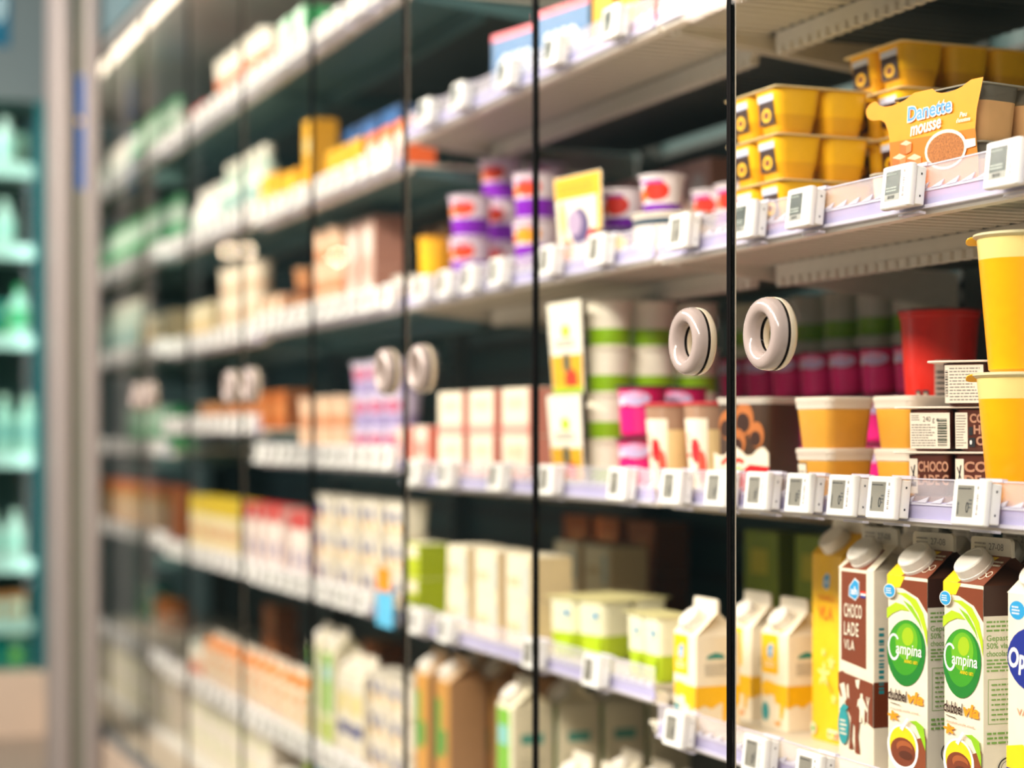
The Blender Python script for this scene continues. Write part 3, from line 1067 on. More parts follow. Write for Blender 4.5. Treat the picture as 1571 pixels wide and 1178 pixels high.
# ---- chocolate cups
def cup_art(kind):
    def f(a, w, h):
        a.fr = lambda u, v, o: (u, -(w / 2 - .0016) * (0.895 + 0.105 * v / h) - o, v)
        x = w / 2
        be = M('#c08c72', 0.45)
        if kind == 'info':
            a.rect(-x * .86, h * .06, x * .86, h * .86, M('#efe2d2', 0.5))
            a.text('240 g e', -x * .3, h * .66, h * .17, INK, bold=0.0, width=w * .34)
            a.fine(-x * .8, h * .1, x * .25, h * .62, 9, GREY, 5)
            a.fine(-x * .8, h * .68, -x * .36, h * .82, 3, GREY, 6)
            a.bars(x * .33, h * .12, x * .74, h * .74, M('#1f3a28', 0.5, var=0), 4, True)
        elif kind == 'mousse':
            a.rect(-x * .9, h * .06, -x * .38, h * .86, M('#efe2d2', 0.5))
            a.fine(-x * .86, h * .1, -x * .42, h * .82, 12, GREY, 7)
            for i, (s, u) in enumerate((('COLA', -.28), ('HOC', -.12), ('OUS', -.02))):
                a.text(s, x * u, h * (.64 - .25 * i), h * .27, be, bold=0.035, width=w * (.56, .5, .46)[i])
            a.rect(-x * .32, h * .36, -x * .16, h * .54, INK)
            a.rect(-x * .32, h * .1, -x * .06, h * .3, INK)
            a.ell(-x * .24, h * .2, x * .05, h * .05, WHITE)
        elif kind in ('choc', 'choc2'):
            a.rect(-x * .84, h * .06, -x * .48, h * .84, M('#efe2d2', 0.5))
            a.stroke([(-x * .72, h * .3), (-x * .6, h * .7)], w * .03, INK)
            a.stroke([(-x * .76, h * .66), (-x * .58, h * .36)], w * .02, INK)
            a.rect(-x * .78, h * .22, -x * .54, h * .32, INK)
            for i, s in enumerate((('CHOCO', 'LADE C') if kind == 'choc' else ('COL', 'DE C'))):
                a.text(s, -x * .46, h * (.56 - .3 * i), h * .31, be, bold=0.035, width=w * .66)
        else:
            a.rect(-x * .8, h * .06, x * .84, h * .9, M('#efe2d2', 0.5))
            a.fine(-x * .6, h * .1, x * .8, h * .86, 11, GREY, 8)
            a.bars(-x * .78, h * .2, -x * .66, h * .8, INK, 4, True)
    return f


def t_choc(arts, nx=2):
    cw = .0575
    t = T('chocolate_cup_pack', .055, nx * cw + .004, 2 * cw + .004)
    base = t_pack('x', nx, 2, cw, .055, M('#5a2c22', 0.35), M('#ead9cb', 0.4), rb=.88, rim=.002, lidt=.003)
    for n_, me, p_, l_, loc in base.parts:
        if n_ == 'foil_lid':
            m2 = MB()
            m2.rbox(nx * cw + .022, 2 * cw + .006, 0.0525, .055, .010, .0006, M('#ead9cb', 0.4), cx=-.006)
            me = m2.mesh('foil_lid')
        t.part(n_, me, p_, l_, loc)
    for i, k in enumerate(arts):
        a = Art(fr_front(cw))
        cup_art(k)(a, cw, .055)
        t.part('printed_label', a.mesh('printed_label'), parent=i)
    return t


K['choc_a'] = t_choc(('choc', 'choc2'))
K['choc_b'] = t_choc(('info', 'mousse'))
K['choc_c'] = t_choc(('plain',), 1)


# ---- red bucket-shaped tub
def t_red(h=.150):
    rt, rb = .0545, .0445
    t = T('dessert_tub', h, .115, .115)
    red = M('#d8281c', 0.35, var=0.10, scale=40)
    R = lambda z: rb + (rt - rb) * z / h
    mb = MB()
    mb.loft([circ(rb - .003, 0), circ(R(.004), .004), circ(R(.1), .1), circ(R(h - .012), h - .012)], red)
    t.part('tub', mb.mesh('tub'))
    m2 = MB()
    m2.loft([circ(R(h - .012), h - .012), circ(rt + .001, h - .010), circ(rt + .001, h - .005), circ(rt + .003, h - .004), circ(rt + .003, h - .001), circ(rt + .001, h)], [red, red, red, M('#8d3a34', .4), M('#8d3a34', .4)])
    t.part('lid', m2.mesh('lid'))
    a = Art(fr_cone(rb, rt, h, .6), curved=True)
    a.rect(.012, h * .16, .034, h * .52, M('#b9a496', 0.45), 4)
    for k in range(5):
        a.rect(.014, h * (.20 + .05 * k), .032, h * (.225 + .05 * k), M('#3d3a36', .5), 4)
    a.rect(-.018, h * .14, -.009, h * .25, INK, 2)
    a.rect(-.006, h * .14, .003, h * .25, INK, 2)
    a.ell(-.0135, h * .195, .0025, .005, M('#c9a890', .5))
    a.ell(-.0015, h * .195, .0025, .005, M('#c9a890', .5))
    t.part('printed_label', a.mesh('printed_label'))
    return t


K['red'], K['red_low'] = t_red(), t_red(.112)
CLEARLID = M('#e9dccd', 0.25, alpha=0.9, var=0.0)


def tub_sticker(a, w, h):
    a.rect(-w * .40, h * .1, -w * .16, h * .72, INK)
    a.rect(-w * .38, h * .13, -w * .18, h * .69, CREAM)
    a.fine(-w * .36, h * .2, -w * .2, h * .6, 4, GREY, 3)


K['caramel'] = t_tub('caramel_tub', .082, .082, .070, M('#dfae5c', 0.3), CLEARLID, lh=.016, liquid=M('#d99a34', 0.35), fill=.86)
K['caramel_s'] = t_tub('caramel_tub', .082, .082, .070, M('#dfae5c', 0.3), CLEARLID, lh=.016, liquid=M('#d99a34', 0.35), fill=.86, sticker=tub_sticker)
K['ycup'] = t_tall_cup('custard_cup', .050, .036, .158, M('#f0d084', 0.25), M('#f9a602', 0.3), .80, M('#d8cfa8', 0.3), tab=YEL)


# ---- clear tub with chocolate puffs over a red band
def puff_art(a, w, h):
    x = w / 2
    for u, v, s in ((-.5, .72, .30), (.1, .78, .34), (.55, .62, .26), (-.1, .55, .26)):
        a.ell(x * u, h * v, x * s, h * s * .5, M('#b8692e', 0.5, var=.2))
        a.ell(x * (u - .04), h * (v - .04), x * s * .75, h * s * .3, M('#3c2116', 0.4))
    pts = [(-x * .98, h * .02)] + [(x * .98, h * .02), (x * .98, h * .44)] + [(x * (1 - .2 * k), h * (.45 + .05 * math.sin(k * 1.3))) for k in range(1, 10)] + [(-x * .98, h * .44)]
    a.poly(pts, CREAM)
    a.poly([(-x * .98, 0.001), (x * .98, 0.001), (x * .98, h * .3), (x * .3, h * .32), (-x * .2, h * .2), (-x * .98, h * .16)], M('#c4161c', .4))
    a.stroke([(-x * .7, h * .32), (-x * .5, h * .38), (-x * .3, h * .33), (-x * .1, h * .37), (x * .1, h * .34)], h * .05, RED)
    a.ell(-x * .1, h * .27, x * .14, h * .02, GREEN)
    a.text('chocolade', -x * .5, h * .06, h * .12, M('#ee8888', .4), bold=.0, width=w * .6)


K['puff'] = t_tub('dessert_tub', .100, .095, .142, M('#55443a', 0.2, alpha=.9), M('#d9cfc4', 0.25, alpha=.8, var=0), lh=.010, taper=.92, liquid=M('#4a3426', 0.4), fill=.96, sticker=puff_art)


# ---- strawberry dessert: cream glass cup in a white printed card
def straw_art(a, w, h):
    x = w / 2
    a.rect(-x * .9, .002, x * .65, h * .88, CREAM, 9)
    a.ell(x * .15, h * .5, x * .22, h * .15, M('#c4202a', .4))
    a.ell(x * .42, h * .3, x * .18, h * .2, M('#e0503c', .4))
    a.ell(-x * .75, h * .3, x * .2, h * .2, M('#e8583c', .4))
    a.rect(-x * .5, h * .42, -x * .1, h * .47, M('#e07a6a', .4), 3)
    a.fine(-x * .6, h * .52, 0, h * .72, 3, M('#e8a090', .4), 3)


K['straw'] = t_tall_cup('strawberry_dessert', .040, .028, .138, M('#a8846c', 0.2), M('#e8c890', 0.35), .68, M('#d8464a', 0.4))
_sa = Art(fr_cone(.0285, .0402, .138, .2), curved=True)
straw_art(_sa, .084, .128)
K['straw'].part('card_label', _sa.mesh('card_label'))
K['straw'].w = .082

# ---- soft background kinds
K['fruitpot'] = t_pot('yoghurt_pot', .037, .030, .073, M('#f3e6ea', .4), M('#e9dfe4', .35), PURPLE, (0, .34), (M('#e2301c', .4), M('#f07a2a', .4), M('#9a3aa8', .4)))
K['fruitpot_o'] = t_pot('yoghurt_pot', .037, .030, .073, M('#f3e6ea', .4), M('#e9dfe4', .35), PURPLE, (0, .34), (M('#f39a1e', .4), M('#ee6a1e', .4), M('#9a3aa8', .4)))
K['darkpot'] = t_pot('yoghurt_pot', .037, .030, .062, M('#4a2a6a', .4), M('#4a3a5a', .35), M('#5a2080', .4), (0, .3), (YELP, M('#efd9a6', .4), LIME))
K['greencup'] = t_pot('yoghurt_cup', .0385, .036, .079, M('#f2ead8', .4), M('#f2ead8', .4), M('#8fbf10', .4), (0, .42))
K['fruitpot_l'] = t_pot('yoghurt_pot', .043, .036, .0865, M('#f3e2e8', .4), M('#cdb8d0', .35), M('#8a1fc0', .4), (0, .46), (M('#ee4418', .4), M('#f07a2a', .4), M('#c08ac0', .4)))
K['fruitpot_y'] = t_pot('yoghurt_pot', .043, .036, .0865, M('#f3e2e8', .4), M('#cdb8d0', .35), M('#8a1fc0', .4), (0, .46), (M('#f3a01e', .4), M('#f07a2a', .4), M('#c08ac0', .4)))
K['greencup_b'] = t_pot('yoghurt_cup', .0385, .036, .084, M('#e2dcc8', .4), M('#e2dcc8', .4), M('#8fbf10', .4), (0, .42))
K['magpot_l'] = t_pot('yoghurt_pot', .040, .034, .084, M('#c8105e', .4), M('#2c2a36', .35), M('#e0137a', .4), (.1, .6), (M('#c6b6e0', .4), M('#dcd0ea', .4), M('#e89ac0', .4)))
K['magpot'] = t_pot('yoghurt_pot', .036, .031, .075, M('#c8105e', .4), M('#2c2a36', .35), M('#e0137a', .4), (.1, .6), (M('#c6b6e0', .4), M('#dcd0ea', .4), M('#e89ac0', .4)))
K['widetub'] = t_pot('spread_tub', .068, .060, .075, M('#efe3d6', .4), M('#eee6da', .35), M('#123a52', .4), (.76, .9))
K['whitetub'] = t_pot('spread_tub', .058, .050, .070, M('#efe6da', .4), M('#f2ece4', .35), M('#e3cdbb', .4), (.3, .6))
K['palecup'] = t_pot('yoghurt_cup', .040, .034, .080, M('#f0e0c8', .4), M('#e8d8c0', .35), M('#e0b896', .4), (0, .3))
K['peachcup'] = t_pot('yoghurt_cup', .040, .034, .080, M('#ecc4a4', .4), M('#f0dcc8', .35), M('#dd9a70', .4), (0, .4))
K['lavpot'] = t_pot('yoghurt_pot', .042, .036, .078, M('#d8cbea', .4), M('#e8e0ee', .35), M('#a89ac8', .4), (0, .4), (M('#c86a8a', .4), M('#8a7ab8', .4), M('#f0e8ee', .4)))
K['brownpot'] = t_pot('dessert_pot', .040, .034, .080, M('#b87a4a', .4), M('#d8b48c', .35), M('#7a4220', .4), (0, .4))


def strip_art(*bands):
    def f(a, w, h):
        for m, u0, v0, u1, v1 in bands:
            a.rect(u0 * w, v0 * h, u1 * w, v1 * h, m)
    return f


def blob_art(*blobs):
    def f(a, w, h):
        for m, u, v, ru, rv in blobs:
            a.ell(u * w, v * h, ru * w, rv * h, m)
    return f


K['limepack'] = t_pack('yoghurt_cup_pack', 2, 2, .078, .105, M('#f4efcf', .4), M('#e6dca0', .35), rb=.9, band=M('#b6cc1e', .4), cd=.078,
                       sticker=lambda a, w, h: (setattr(a, 'fr', lambda u, v, o: (u, -w / 2 * (.93 + .06 * v / h) - o, v)), a.rect(-w * .1, h * .1, w * .36, h * .38, LIME), a.rect(w * .12, h * .68, w * .28, h * .8, BLUE)))
K['limepack_s'] = t_pack('yoghurt_cup_pack', 2, 1, .061, .105, M('#f4efcf', .4), M('#e6dca0', .35), rb=.9, band=M('#b6cc1e', .4), cd=.068,
                         sticker=lambda a, w, h: (setattr(a, 'fr', lambda u, v, o: (u, -.034 * (.93 + .06 * v / h) - o, v)), a.rect(-w * .1, h * .1, w * .36, h * .38, LIME), a.rect(w * .12, h * .68, w * .28, h * .8, BLUE)))
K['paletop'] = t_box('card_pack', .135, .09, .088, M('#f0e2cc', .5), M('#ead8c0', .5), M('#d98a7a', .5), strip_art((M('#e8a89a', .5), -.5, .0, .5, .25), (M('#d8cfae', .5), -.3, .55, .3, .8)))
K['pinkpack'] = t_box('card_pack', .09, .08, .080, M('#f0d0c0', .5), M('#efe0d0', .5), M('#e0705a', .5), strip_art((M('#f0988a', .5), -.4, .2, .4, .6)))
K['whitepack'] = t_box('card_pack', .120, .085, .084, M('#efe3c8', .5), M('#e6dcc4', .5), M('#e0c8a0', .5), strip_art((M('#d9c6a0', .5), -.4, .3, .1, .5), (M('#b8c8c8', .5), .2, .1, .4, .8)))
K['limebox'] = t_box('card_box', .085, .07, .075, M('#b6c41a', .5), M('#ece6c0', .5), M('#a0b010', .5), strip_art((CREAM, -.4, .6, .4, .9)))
K['bluewhite'] = t_pack('yoghurt_cup_pack', 2, 1, .066, .078, M('#f2e8d6', .4), M('#e6dccc', .35), rb=.86, cd=.07,
                        sticker=lambda a, w, h: (setattr(a, 'fr', lambda u, v, o: (u, -.035 * (.90 + .09 * v / h) - o, v)), a.ell(-w * .05, h * .55, w * .24, h * .22, M('#3a4688', .4)), a.ell(w * .12, h * .25, w * .16, h * .12, M('#f0b23a', .4))))
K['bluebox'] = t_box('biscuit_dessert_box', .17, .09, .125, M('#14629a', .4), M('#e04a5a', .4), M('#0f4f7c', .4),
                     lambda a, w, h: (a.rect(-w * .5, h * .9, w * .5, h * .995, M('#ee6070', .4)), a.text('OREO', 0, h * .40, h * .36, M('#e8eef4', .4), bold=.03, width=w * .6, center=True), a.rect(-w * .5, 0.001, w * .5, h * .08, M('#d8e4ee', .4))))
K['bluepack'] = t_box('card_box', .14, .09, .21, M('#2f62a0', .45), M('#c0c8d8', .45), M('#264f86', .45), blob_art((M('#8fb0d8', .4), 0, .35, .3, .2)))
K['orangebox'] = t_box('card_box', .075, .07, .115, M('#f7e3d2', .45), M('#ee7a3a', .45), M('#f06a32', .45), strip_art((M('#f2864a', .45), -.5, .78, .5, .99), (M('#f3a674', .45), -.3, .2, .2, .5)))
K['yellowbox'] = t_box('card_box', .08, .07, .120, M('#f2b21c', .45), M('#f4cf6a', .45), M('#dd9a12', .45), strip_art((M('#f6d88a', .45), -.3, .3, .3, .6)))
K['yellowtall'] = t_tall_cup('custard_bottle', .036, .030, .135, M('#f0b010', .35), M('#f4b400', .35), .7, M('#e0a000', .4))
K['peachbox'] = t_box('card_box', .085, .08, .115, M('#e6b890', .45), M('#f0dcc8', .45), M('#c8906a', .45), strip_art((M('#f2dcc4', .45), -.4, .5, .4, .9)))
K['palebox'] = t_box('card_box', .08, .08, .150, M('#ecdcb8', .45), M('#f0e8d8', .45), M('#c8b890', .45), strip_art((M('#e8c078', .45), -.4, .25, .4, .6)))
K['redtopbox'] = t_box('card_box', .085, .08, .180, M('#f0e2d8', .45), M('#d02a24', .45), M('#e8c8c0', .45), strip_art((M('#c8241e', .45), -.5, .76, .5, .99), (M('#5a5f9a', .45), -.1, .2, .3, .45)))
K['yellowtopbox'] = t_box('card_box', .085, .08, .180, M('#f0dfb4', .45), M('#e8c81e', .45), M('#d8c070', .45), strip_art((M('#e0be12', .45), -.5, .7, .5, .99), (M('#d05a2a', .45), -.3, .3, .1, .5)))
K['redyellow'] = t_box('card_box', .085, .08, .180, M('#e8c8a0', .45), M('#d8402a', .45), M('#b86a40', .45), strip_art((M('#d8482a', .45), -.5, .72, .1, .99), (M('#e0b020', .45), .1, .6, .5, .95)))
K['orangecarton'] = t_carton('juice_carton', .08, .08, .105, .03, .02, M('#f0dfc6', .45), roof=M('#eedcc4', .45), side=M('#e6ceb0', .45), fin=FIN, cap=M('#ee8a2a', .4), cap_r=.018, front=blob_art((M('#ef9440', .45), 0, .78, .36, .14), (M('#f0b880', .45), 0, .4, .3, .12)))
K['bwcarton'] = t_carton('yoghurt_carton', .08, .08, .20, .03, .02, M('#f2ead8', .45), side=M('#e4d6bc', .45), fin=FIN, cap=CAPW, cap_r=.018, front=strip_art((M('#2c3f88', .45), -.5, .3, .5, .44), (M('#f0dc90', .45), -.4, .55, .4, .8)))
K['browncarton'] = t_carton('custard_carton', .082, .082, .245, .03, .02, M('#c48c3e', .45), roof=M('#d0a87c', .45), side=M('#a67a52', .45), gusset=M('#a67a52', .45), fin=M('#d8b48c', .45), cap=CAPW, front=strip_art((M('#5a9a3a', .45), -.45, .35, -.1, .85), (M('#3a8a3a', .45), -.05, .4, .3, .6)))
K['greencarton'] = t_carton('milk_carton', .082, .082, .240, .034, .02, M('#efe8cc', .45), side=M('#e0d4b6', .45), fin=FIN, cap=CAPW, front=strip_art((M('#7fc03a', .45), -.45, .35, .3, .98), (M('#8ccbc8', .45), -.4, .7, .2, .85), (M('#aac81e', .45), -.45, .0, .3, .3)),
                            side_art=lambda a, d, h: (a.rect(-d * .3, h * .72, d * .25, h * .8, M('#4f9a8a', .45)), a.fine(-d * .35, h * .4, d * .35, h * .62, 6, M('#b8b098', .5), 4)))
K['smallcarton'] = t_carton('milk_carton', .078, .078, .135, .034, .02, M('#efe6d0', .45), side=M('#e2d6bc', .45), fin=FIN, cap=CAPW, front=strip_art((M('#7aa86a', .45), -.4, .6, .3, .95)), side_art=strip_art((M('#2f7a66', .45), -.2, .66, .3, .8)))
K['greenbottle'] = t_bottle('yoghurt_drink_bottle', .038, .21, M('#d8efdc', .4), M('#3fae6a', .4), M('#4fb878', .4))
K['jar'] = t_bottle('glass_yoghurt_jar', .042, .24, M('#c8d8c8', .2), M('#e8e2d0', .4), M('#9ab8b0', .3))
K['whitepot'] = t_pot('yoghurt_pot', .045, .04, .10, M('#e6dccb', .4), M('#c8d2c8', .35), M('#d8723e', .4), (.02, .4))
K['whitebottle'] = t_bottle('milk_bottle', .042, .20, M('#f4efe6', .4), M('#f0e8dc', .4), M('#d8e8dc', .4))
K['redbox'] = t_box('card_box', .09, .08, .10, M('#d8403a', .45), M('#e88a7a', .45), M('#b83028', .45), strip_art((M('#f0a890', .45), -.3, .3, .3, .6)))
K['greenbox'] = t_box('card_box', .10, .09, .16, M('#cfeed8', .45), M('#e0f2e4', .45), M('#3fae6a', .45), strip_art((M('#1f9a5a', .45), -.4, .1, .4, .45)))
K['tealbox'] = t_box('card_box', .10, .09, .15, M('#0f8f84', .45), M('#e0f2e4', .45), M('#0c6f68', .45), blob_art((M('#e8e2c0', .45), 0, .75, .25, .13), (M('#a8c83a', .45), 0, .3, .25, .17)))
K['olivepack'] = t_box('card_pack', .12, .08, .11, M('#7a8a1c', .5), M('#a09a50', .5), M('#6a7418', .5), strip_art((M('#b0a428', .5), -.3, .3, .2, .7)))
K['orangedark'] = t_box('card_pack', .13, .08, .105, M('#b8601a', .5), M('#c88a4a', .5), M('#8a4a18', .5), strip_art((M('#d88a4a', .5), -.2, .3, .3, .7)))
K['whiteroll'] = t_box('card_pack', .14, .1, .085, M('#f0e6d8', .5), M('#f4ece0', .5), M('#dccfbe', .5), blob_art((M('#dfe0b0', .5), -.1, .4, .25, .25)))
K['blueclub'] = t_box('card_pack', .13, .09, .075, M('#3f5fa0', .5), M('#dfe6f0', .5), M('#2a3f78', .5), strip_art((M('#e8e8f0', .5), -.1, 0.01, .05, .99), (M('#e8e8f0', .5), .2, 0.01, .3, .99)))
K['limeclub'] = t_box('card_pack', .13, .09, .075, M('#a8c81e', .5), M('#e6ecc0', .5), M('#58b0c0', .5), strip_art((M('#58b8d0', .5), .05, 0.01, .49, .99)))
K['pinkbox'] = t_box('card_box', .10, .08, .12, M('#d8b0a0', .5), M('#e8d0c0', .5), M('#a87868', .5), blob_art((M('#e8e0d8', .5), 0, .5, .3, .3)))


# ---- tall printed card sleeve in front of cups
def t_sleeve(name, w, h, art):
    t = T(name, h, w, .012)
    mb = MB()
    n = 6
    ring = lambda z, k: [(-w / 2 * k, -.001 - .010 * z / h, z), (w / 2 * k, -.001 - .010 * z / h, z), (w / 2 * k, .001 - .010 * z / h, z), (-w / 2 * k, .001 - .010 * z / h, z)]
    mb.loft([ring(0, .90), ring(h * .5, .95), ring(h, 1.0)], M('#f2ead8', .5))
    t.part('card', mb.mesh('card', 15))
    a = Art(lambda u, v, o: (u * (.90 + .10 * v / h), -.001 - .010 * v / h - o, v))
    art(a, w, h)
    t.part('card_print', a.mesh('card_print'))
    return t


K['fruitcard'] = t_sleeve('card_sleeve', .145, .158, lambda a, w, h: (a.rect(-w * .48, .001, w * .48, h * .42, M('#e0a81a', .5)), a.ell(w * .12, h * .15, w * .2, h * .12, M('#c83a1a', .5)), a.ell(0, h * .34, w * .12, h * .11, M('#5a5a48', .5)),
                                                                          a.rect(-w * .48, .001, w * .48, h * .08, M('#a8c020', .5)), a.ell(w * .02, h * .68, w * .12, h * .07, LIME), a.fine(-w * .3, h * .5, w * .3, h * .6, 2, GREY, 4)))
K['yellowcard'] = t_sleeve('dessert_pouch', .150, .160, lambda a, w, h: (a.rect(-w * .49, h * .76, w * .49, h * .99, M('#f2b41a', .5)), a.fine(-w * .4, h * .8, w * .4, h * .93, 2, M('#e08a1a', .5), 3), a.ell(0, h * .45, w * .22, h * .2, M('#5a4a78', .5)), a.ell(-w * .1, h * .5, w * .16, h * .14, M('#b09ab8', .5)),
                                                                           a.ell(w * .3, h * .3, w * .13, h * .12, M('#d03a2a', .5)), a.ell(-w * .3, h * .2, w * .16, h * .14, M('#e8823a', .5)), a.ell(-w * .36, h * .55, w * .07, h * .2, M('#e8c070', .5)), a.rect(w * .40, .002, w * .49, h * .76, M('#ecc04a', .5))))

# ================================================================== the shop
fl = MB()
fl.box(-22, 3.5, -3.6, 2.2, -0.05, 0, M('#8f8579', 0.35, var=.05, scale=3))
struct('floor', fl)
wb = MB()
wb.box(-22, 3.5, 2.1, 2.2, 0, 3.1, M('#9aa7a6', 0.7))
struct('wall_back', wb)
ww = MB()
ww.box(-22.1, -22, -3.6, 2.2, 0, 3.1, M('#7f9496', 0.7))
struct('wall_far', ww)

BAYS = {'A': (-1, 1), 'B': (1, 3), 'C': (3, 5), 'D': (5, 7), 'E': (7, 10)}
BNAME = {'A': 'first bay', 'B': 'second bay', 'C': 'third bay', 'D': 'fourth bay', 'E': 'fifth bay'}
CABW = M('#c9c6c0', 0.4, metal=0.2)
BACKM = M('#3a5051', 0.55)
DARKR = dull(M('#030303', 0.7, var=0))
QB = 1.86                                                    # back panel of the cabinets


# ---- ring handles and glass doors
RINGM = M('#a69b95', .2, var=0, coat=.5)  # outer half greyed: its dimmer aisle side is put into the colour
RINGM2 = M('#e0d2bb', .25, var=0, coat=.4)  # inner half of the same ring, coloured as lit from the cabinet


def ring_half(m, y0, y1, mat, R=.0418, r=.0215):
    """half of the ring handle: a fat rounded hoop round a hole, turned about the y axis"""
    prof = []
    n = 12
    for i in range(n + 1):
        a = math.pi * i / n
        c, s = math.cos(a), math.sin(a)
        e = .8
        prof.append(((R + r) / 2 + (R - r) / 2 * math.copysign(abs(c) ** e, c), y0 + (y1 - y0) * abs(s) ** e))
    N = 48
    ids = []
    for rr, y in prof:
        ids.append(m.pts([(rr * math.cos(2 * math.pi * j / N), y, rr * math.sin(2 * math.pi * j / N)) for j in range(N)]))
    for a in range(len(ids)):
        b_ = (a + 1) % len(ids)
        for j in range(N):
            j2 = (j + 1) % N
            f = [ids[a][j], ids[a][j2], ids[b_][j2], ids[b_][j]]
            m.f.append(f if y1 < y0 else f[::-1])
            m.m.append(m.mi(mat))


hm = MB()
ring_half(hm, -.0022, -.0175, RINGM)
ring_half(hm, .0022, .0135, RINGM2)
hm.loft([[(x, y, z) for x, z, y in circ(.0404, -.0026, 48)], [(x, y, z) for x, z, y in circ(.0404, .0026, 48)]], DARKR, False, False)
hm.loft([[(x, y, z) for x, z, y in circ(.0226, .0026, 48)], [(x, y, z) for x, z, y in circ(.0226, -.0026, 48)]], DARKR, False, False)
EDGE = M('#cdbfae', .2, var=0)
HO = hm.mesh('ring_handle', 60)
Z0, Z1 = HC - .955, HC + 1.245


def add_door(t, k, cx):
    """door between seams k and k + 1, hung in the cabinet whose middle is at cx; doors meet at even seams"""
    xl, xr = -tk(k + 1), -tk(k)
    w = xr - xl
    at = ((xl + xr) / 2 - cx, D, 0)
    m = MB()
    m.box(-w / 2 + .0062, w / 2 - .0062, -.003, .003, Z0, Z1, GLASS)
    d = t.part('glass_door', m.mesh('glass_door'), loc=at)
    for sx in (-1, 1):
        m = MB()
        xe = sx * (w / 2)
        m.box(min(xe - sx * .0050, xe - sx * .0003), max(xe - sx * .0050, xe - sx * .0003), -.0034, .0034, Z0, Z1, DARKR)
        if sx < 0 and k % 2 == 1:
            m.box(min(xe - sx * .0050, xe - sx * .0058), max(xe - sx * .0050, xe - sx * .0062), .0024, .0034, Z0, Z1, EDGE)
        t.part('edge_seal', m.mesh('edge_seal'), parent=d)
    for za, zb in ((Z0 - .03, Z0), (Z1, Z1 + .03)):
        m = MB()
        m.box(-w / 2 + .001, w / 2 - .001, -.008, .008, za, zb, M('#8f9496', .4, metal=.4))
        t.part('end_rail', m.mesh('end_rail'), parent=d)
    hx = (w / 2 - .095) if k % 2 == 0 else -(w / 2 - .095)
    t.part('ring_handle', HO, parent=d, loc=(hx, 0, HC + .115))


for b, (k0, k1) in BAYS.items():
    x1, x0 = -tk(k0), -tk(k1)
    cx = (x0 + x1) / 2
    w = x1 - x0
    t = T('refrigerated_cabinet', 2.4, w, .9)
    m = MB()
    m.box(-w / 2 + .001, w / 2 - .001, QB, QB + .06, .16, 2.5, BACKM)
    for i in range(1, 24):                                   # pressed air slots of the back panel
        m.box(-w / 2 + .01, w / 2 - .01, QB - .004, QB, .3 + i * .09, .33 + i * .09, M('#3c403e', .6))
    t.part('back_panel', m.mesh('back_panel'))
    m = MB()
    m.box(-w / 2 + .001, w / 2 - .001, D - .015, QB, .0, .155, M('#c9b9a6', .5))
    t.part('plinth', m.mesh('plinth'))
    m = MB()
    m.box(-w / 2 + .001, w / 2 - .001, D - .005, QB, HC + 1.30, HC + 1.55, CABW)
    m.box(-w / 2 + .001, w / 2 - .001, D - .017, D - .005, HC + 1.285, HC + 1.56, M('#55727a', .35))
    t.part('canopy', m.mesh('canopy'))
    m = MB()
    m.box(-w / 2 + .001, -w / 2 + .02, QB - .05, QB - .005, .17, HC + 1.28, M('#6a6c69', .45, metal=.3))
    for i in range(60):
        m.box(-w / 2 + .006, -w / 2 + .014, QB - .052, QB - .0495, .3 + i * .035, .315 + i * .035, DARKR)
    t.part('slotted_upright', m.mesh('slotted_upright'))
    m = MB()
    m.box(-w / 2 + .03, w / 2 - .03, 1.115, 1.14, HC + 1.268, HC + 1.285, M('#ffe9d2', .4, var=0, emit=3.0))
    t.part('light_tube', m.mesh('light_tube'))
    for k in range(k0, k1):
        add_door(t, k, cx)
    o = spawn(t, (cx, 0, 0))
    tag(o, {'A': 'glass fronted chiller cabinet holding the green drop custard cartons', 'B': 'glass fronted chiller cabinet with the purple banded yoghurt pots',
            'C': 'glass fronted chiller cabinet with a blue tag on its low rail', 'D': 'glass fronted chiller cabinet, second one from the white pillar',
            'E': 'glass fronted chiller cabinet standing against the white pillar'}[b], 'chiller', 'row of chiller cabinets')

# shelves: height of the lip's underside above the camera
SH = {'A': {'top': .612, 'upper': .258, 'middle': -.107, 'low': -.460},
      'B': {'top': .612, 'upper': .262, 'middle': -.108, 'low': -.409, 'bottom': -.765},
      'C': {'topmost': .925, 'top': .555, 'upper': .262, 'middle': -.08, 'low': -.40, 'bottom': -.79},
      'D': {'topmost': .925, 'top': .575, 'upper': .25, 'middle': .0, 'low': -.395, 'bottom': -.79},
      'E': {'topmost': .925, 'top': .585, 'upper': .262, 'middle': -.07, 'low': -.375, 'bottom': -.775}}
UP = .020                                                    # shelf surface above the lip's underside


def S(b, s):
    return SH[b][s] + UP


def P(b, s):
    return s + ' shelf, ' + BNAME[b]


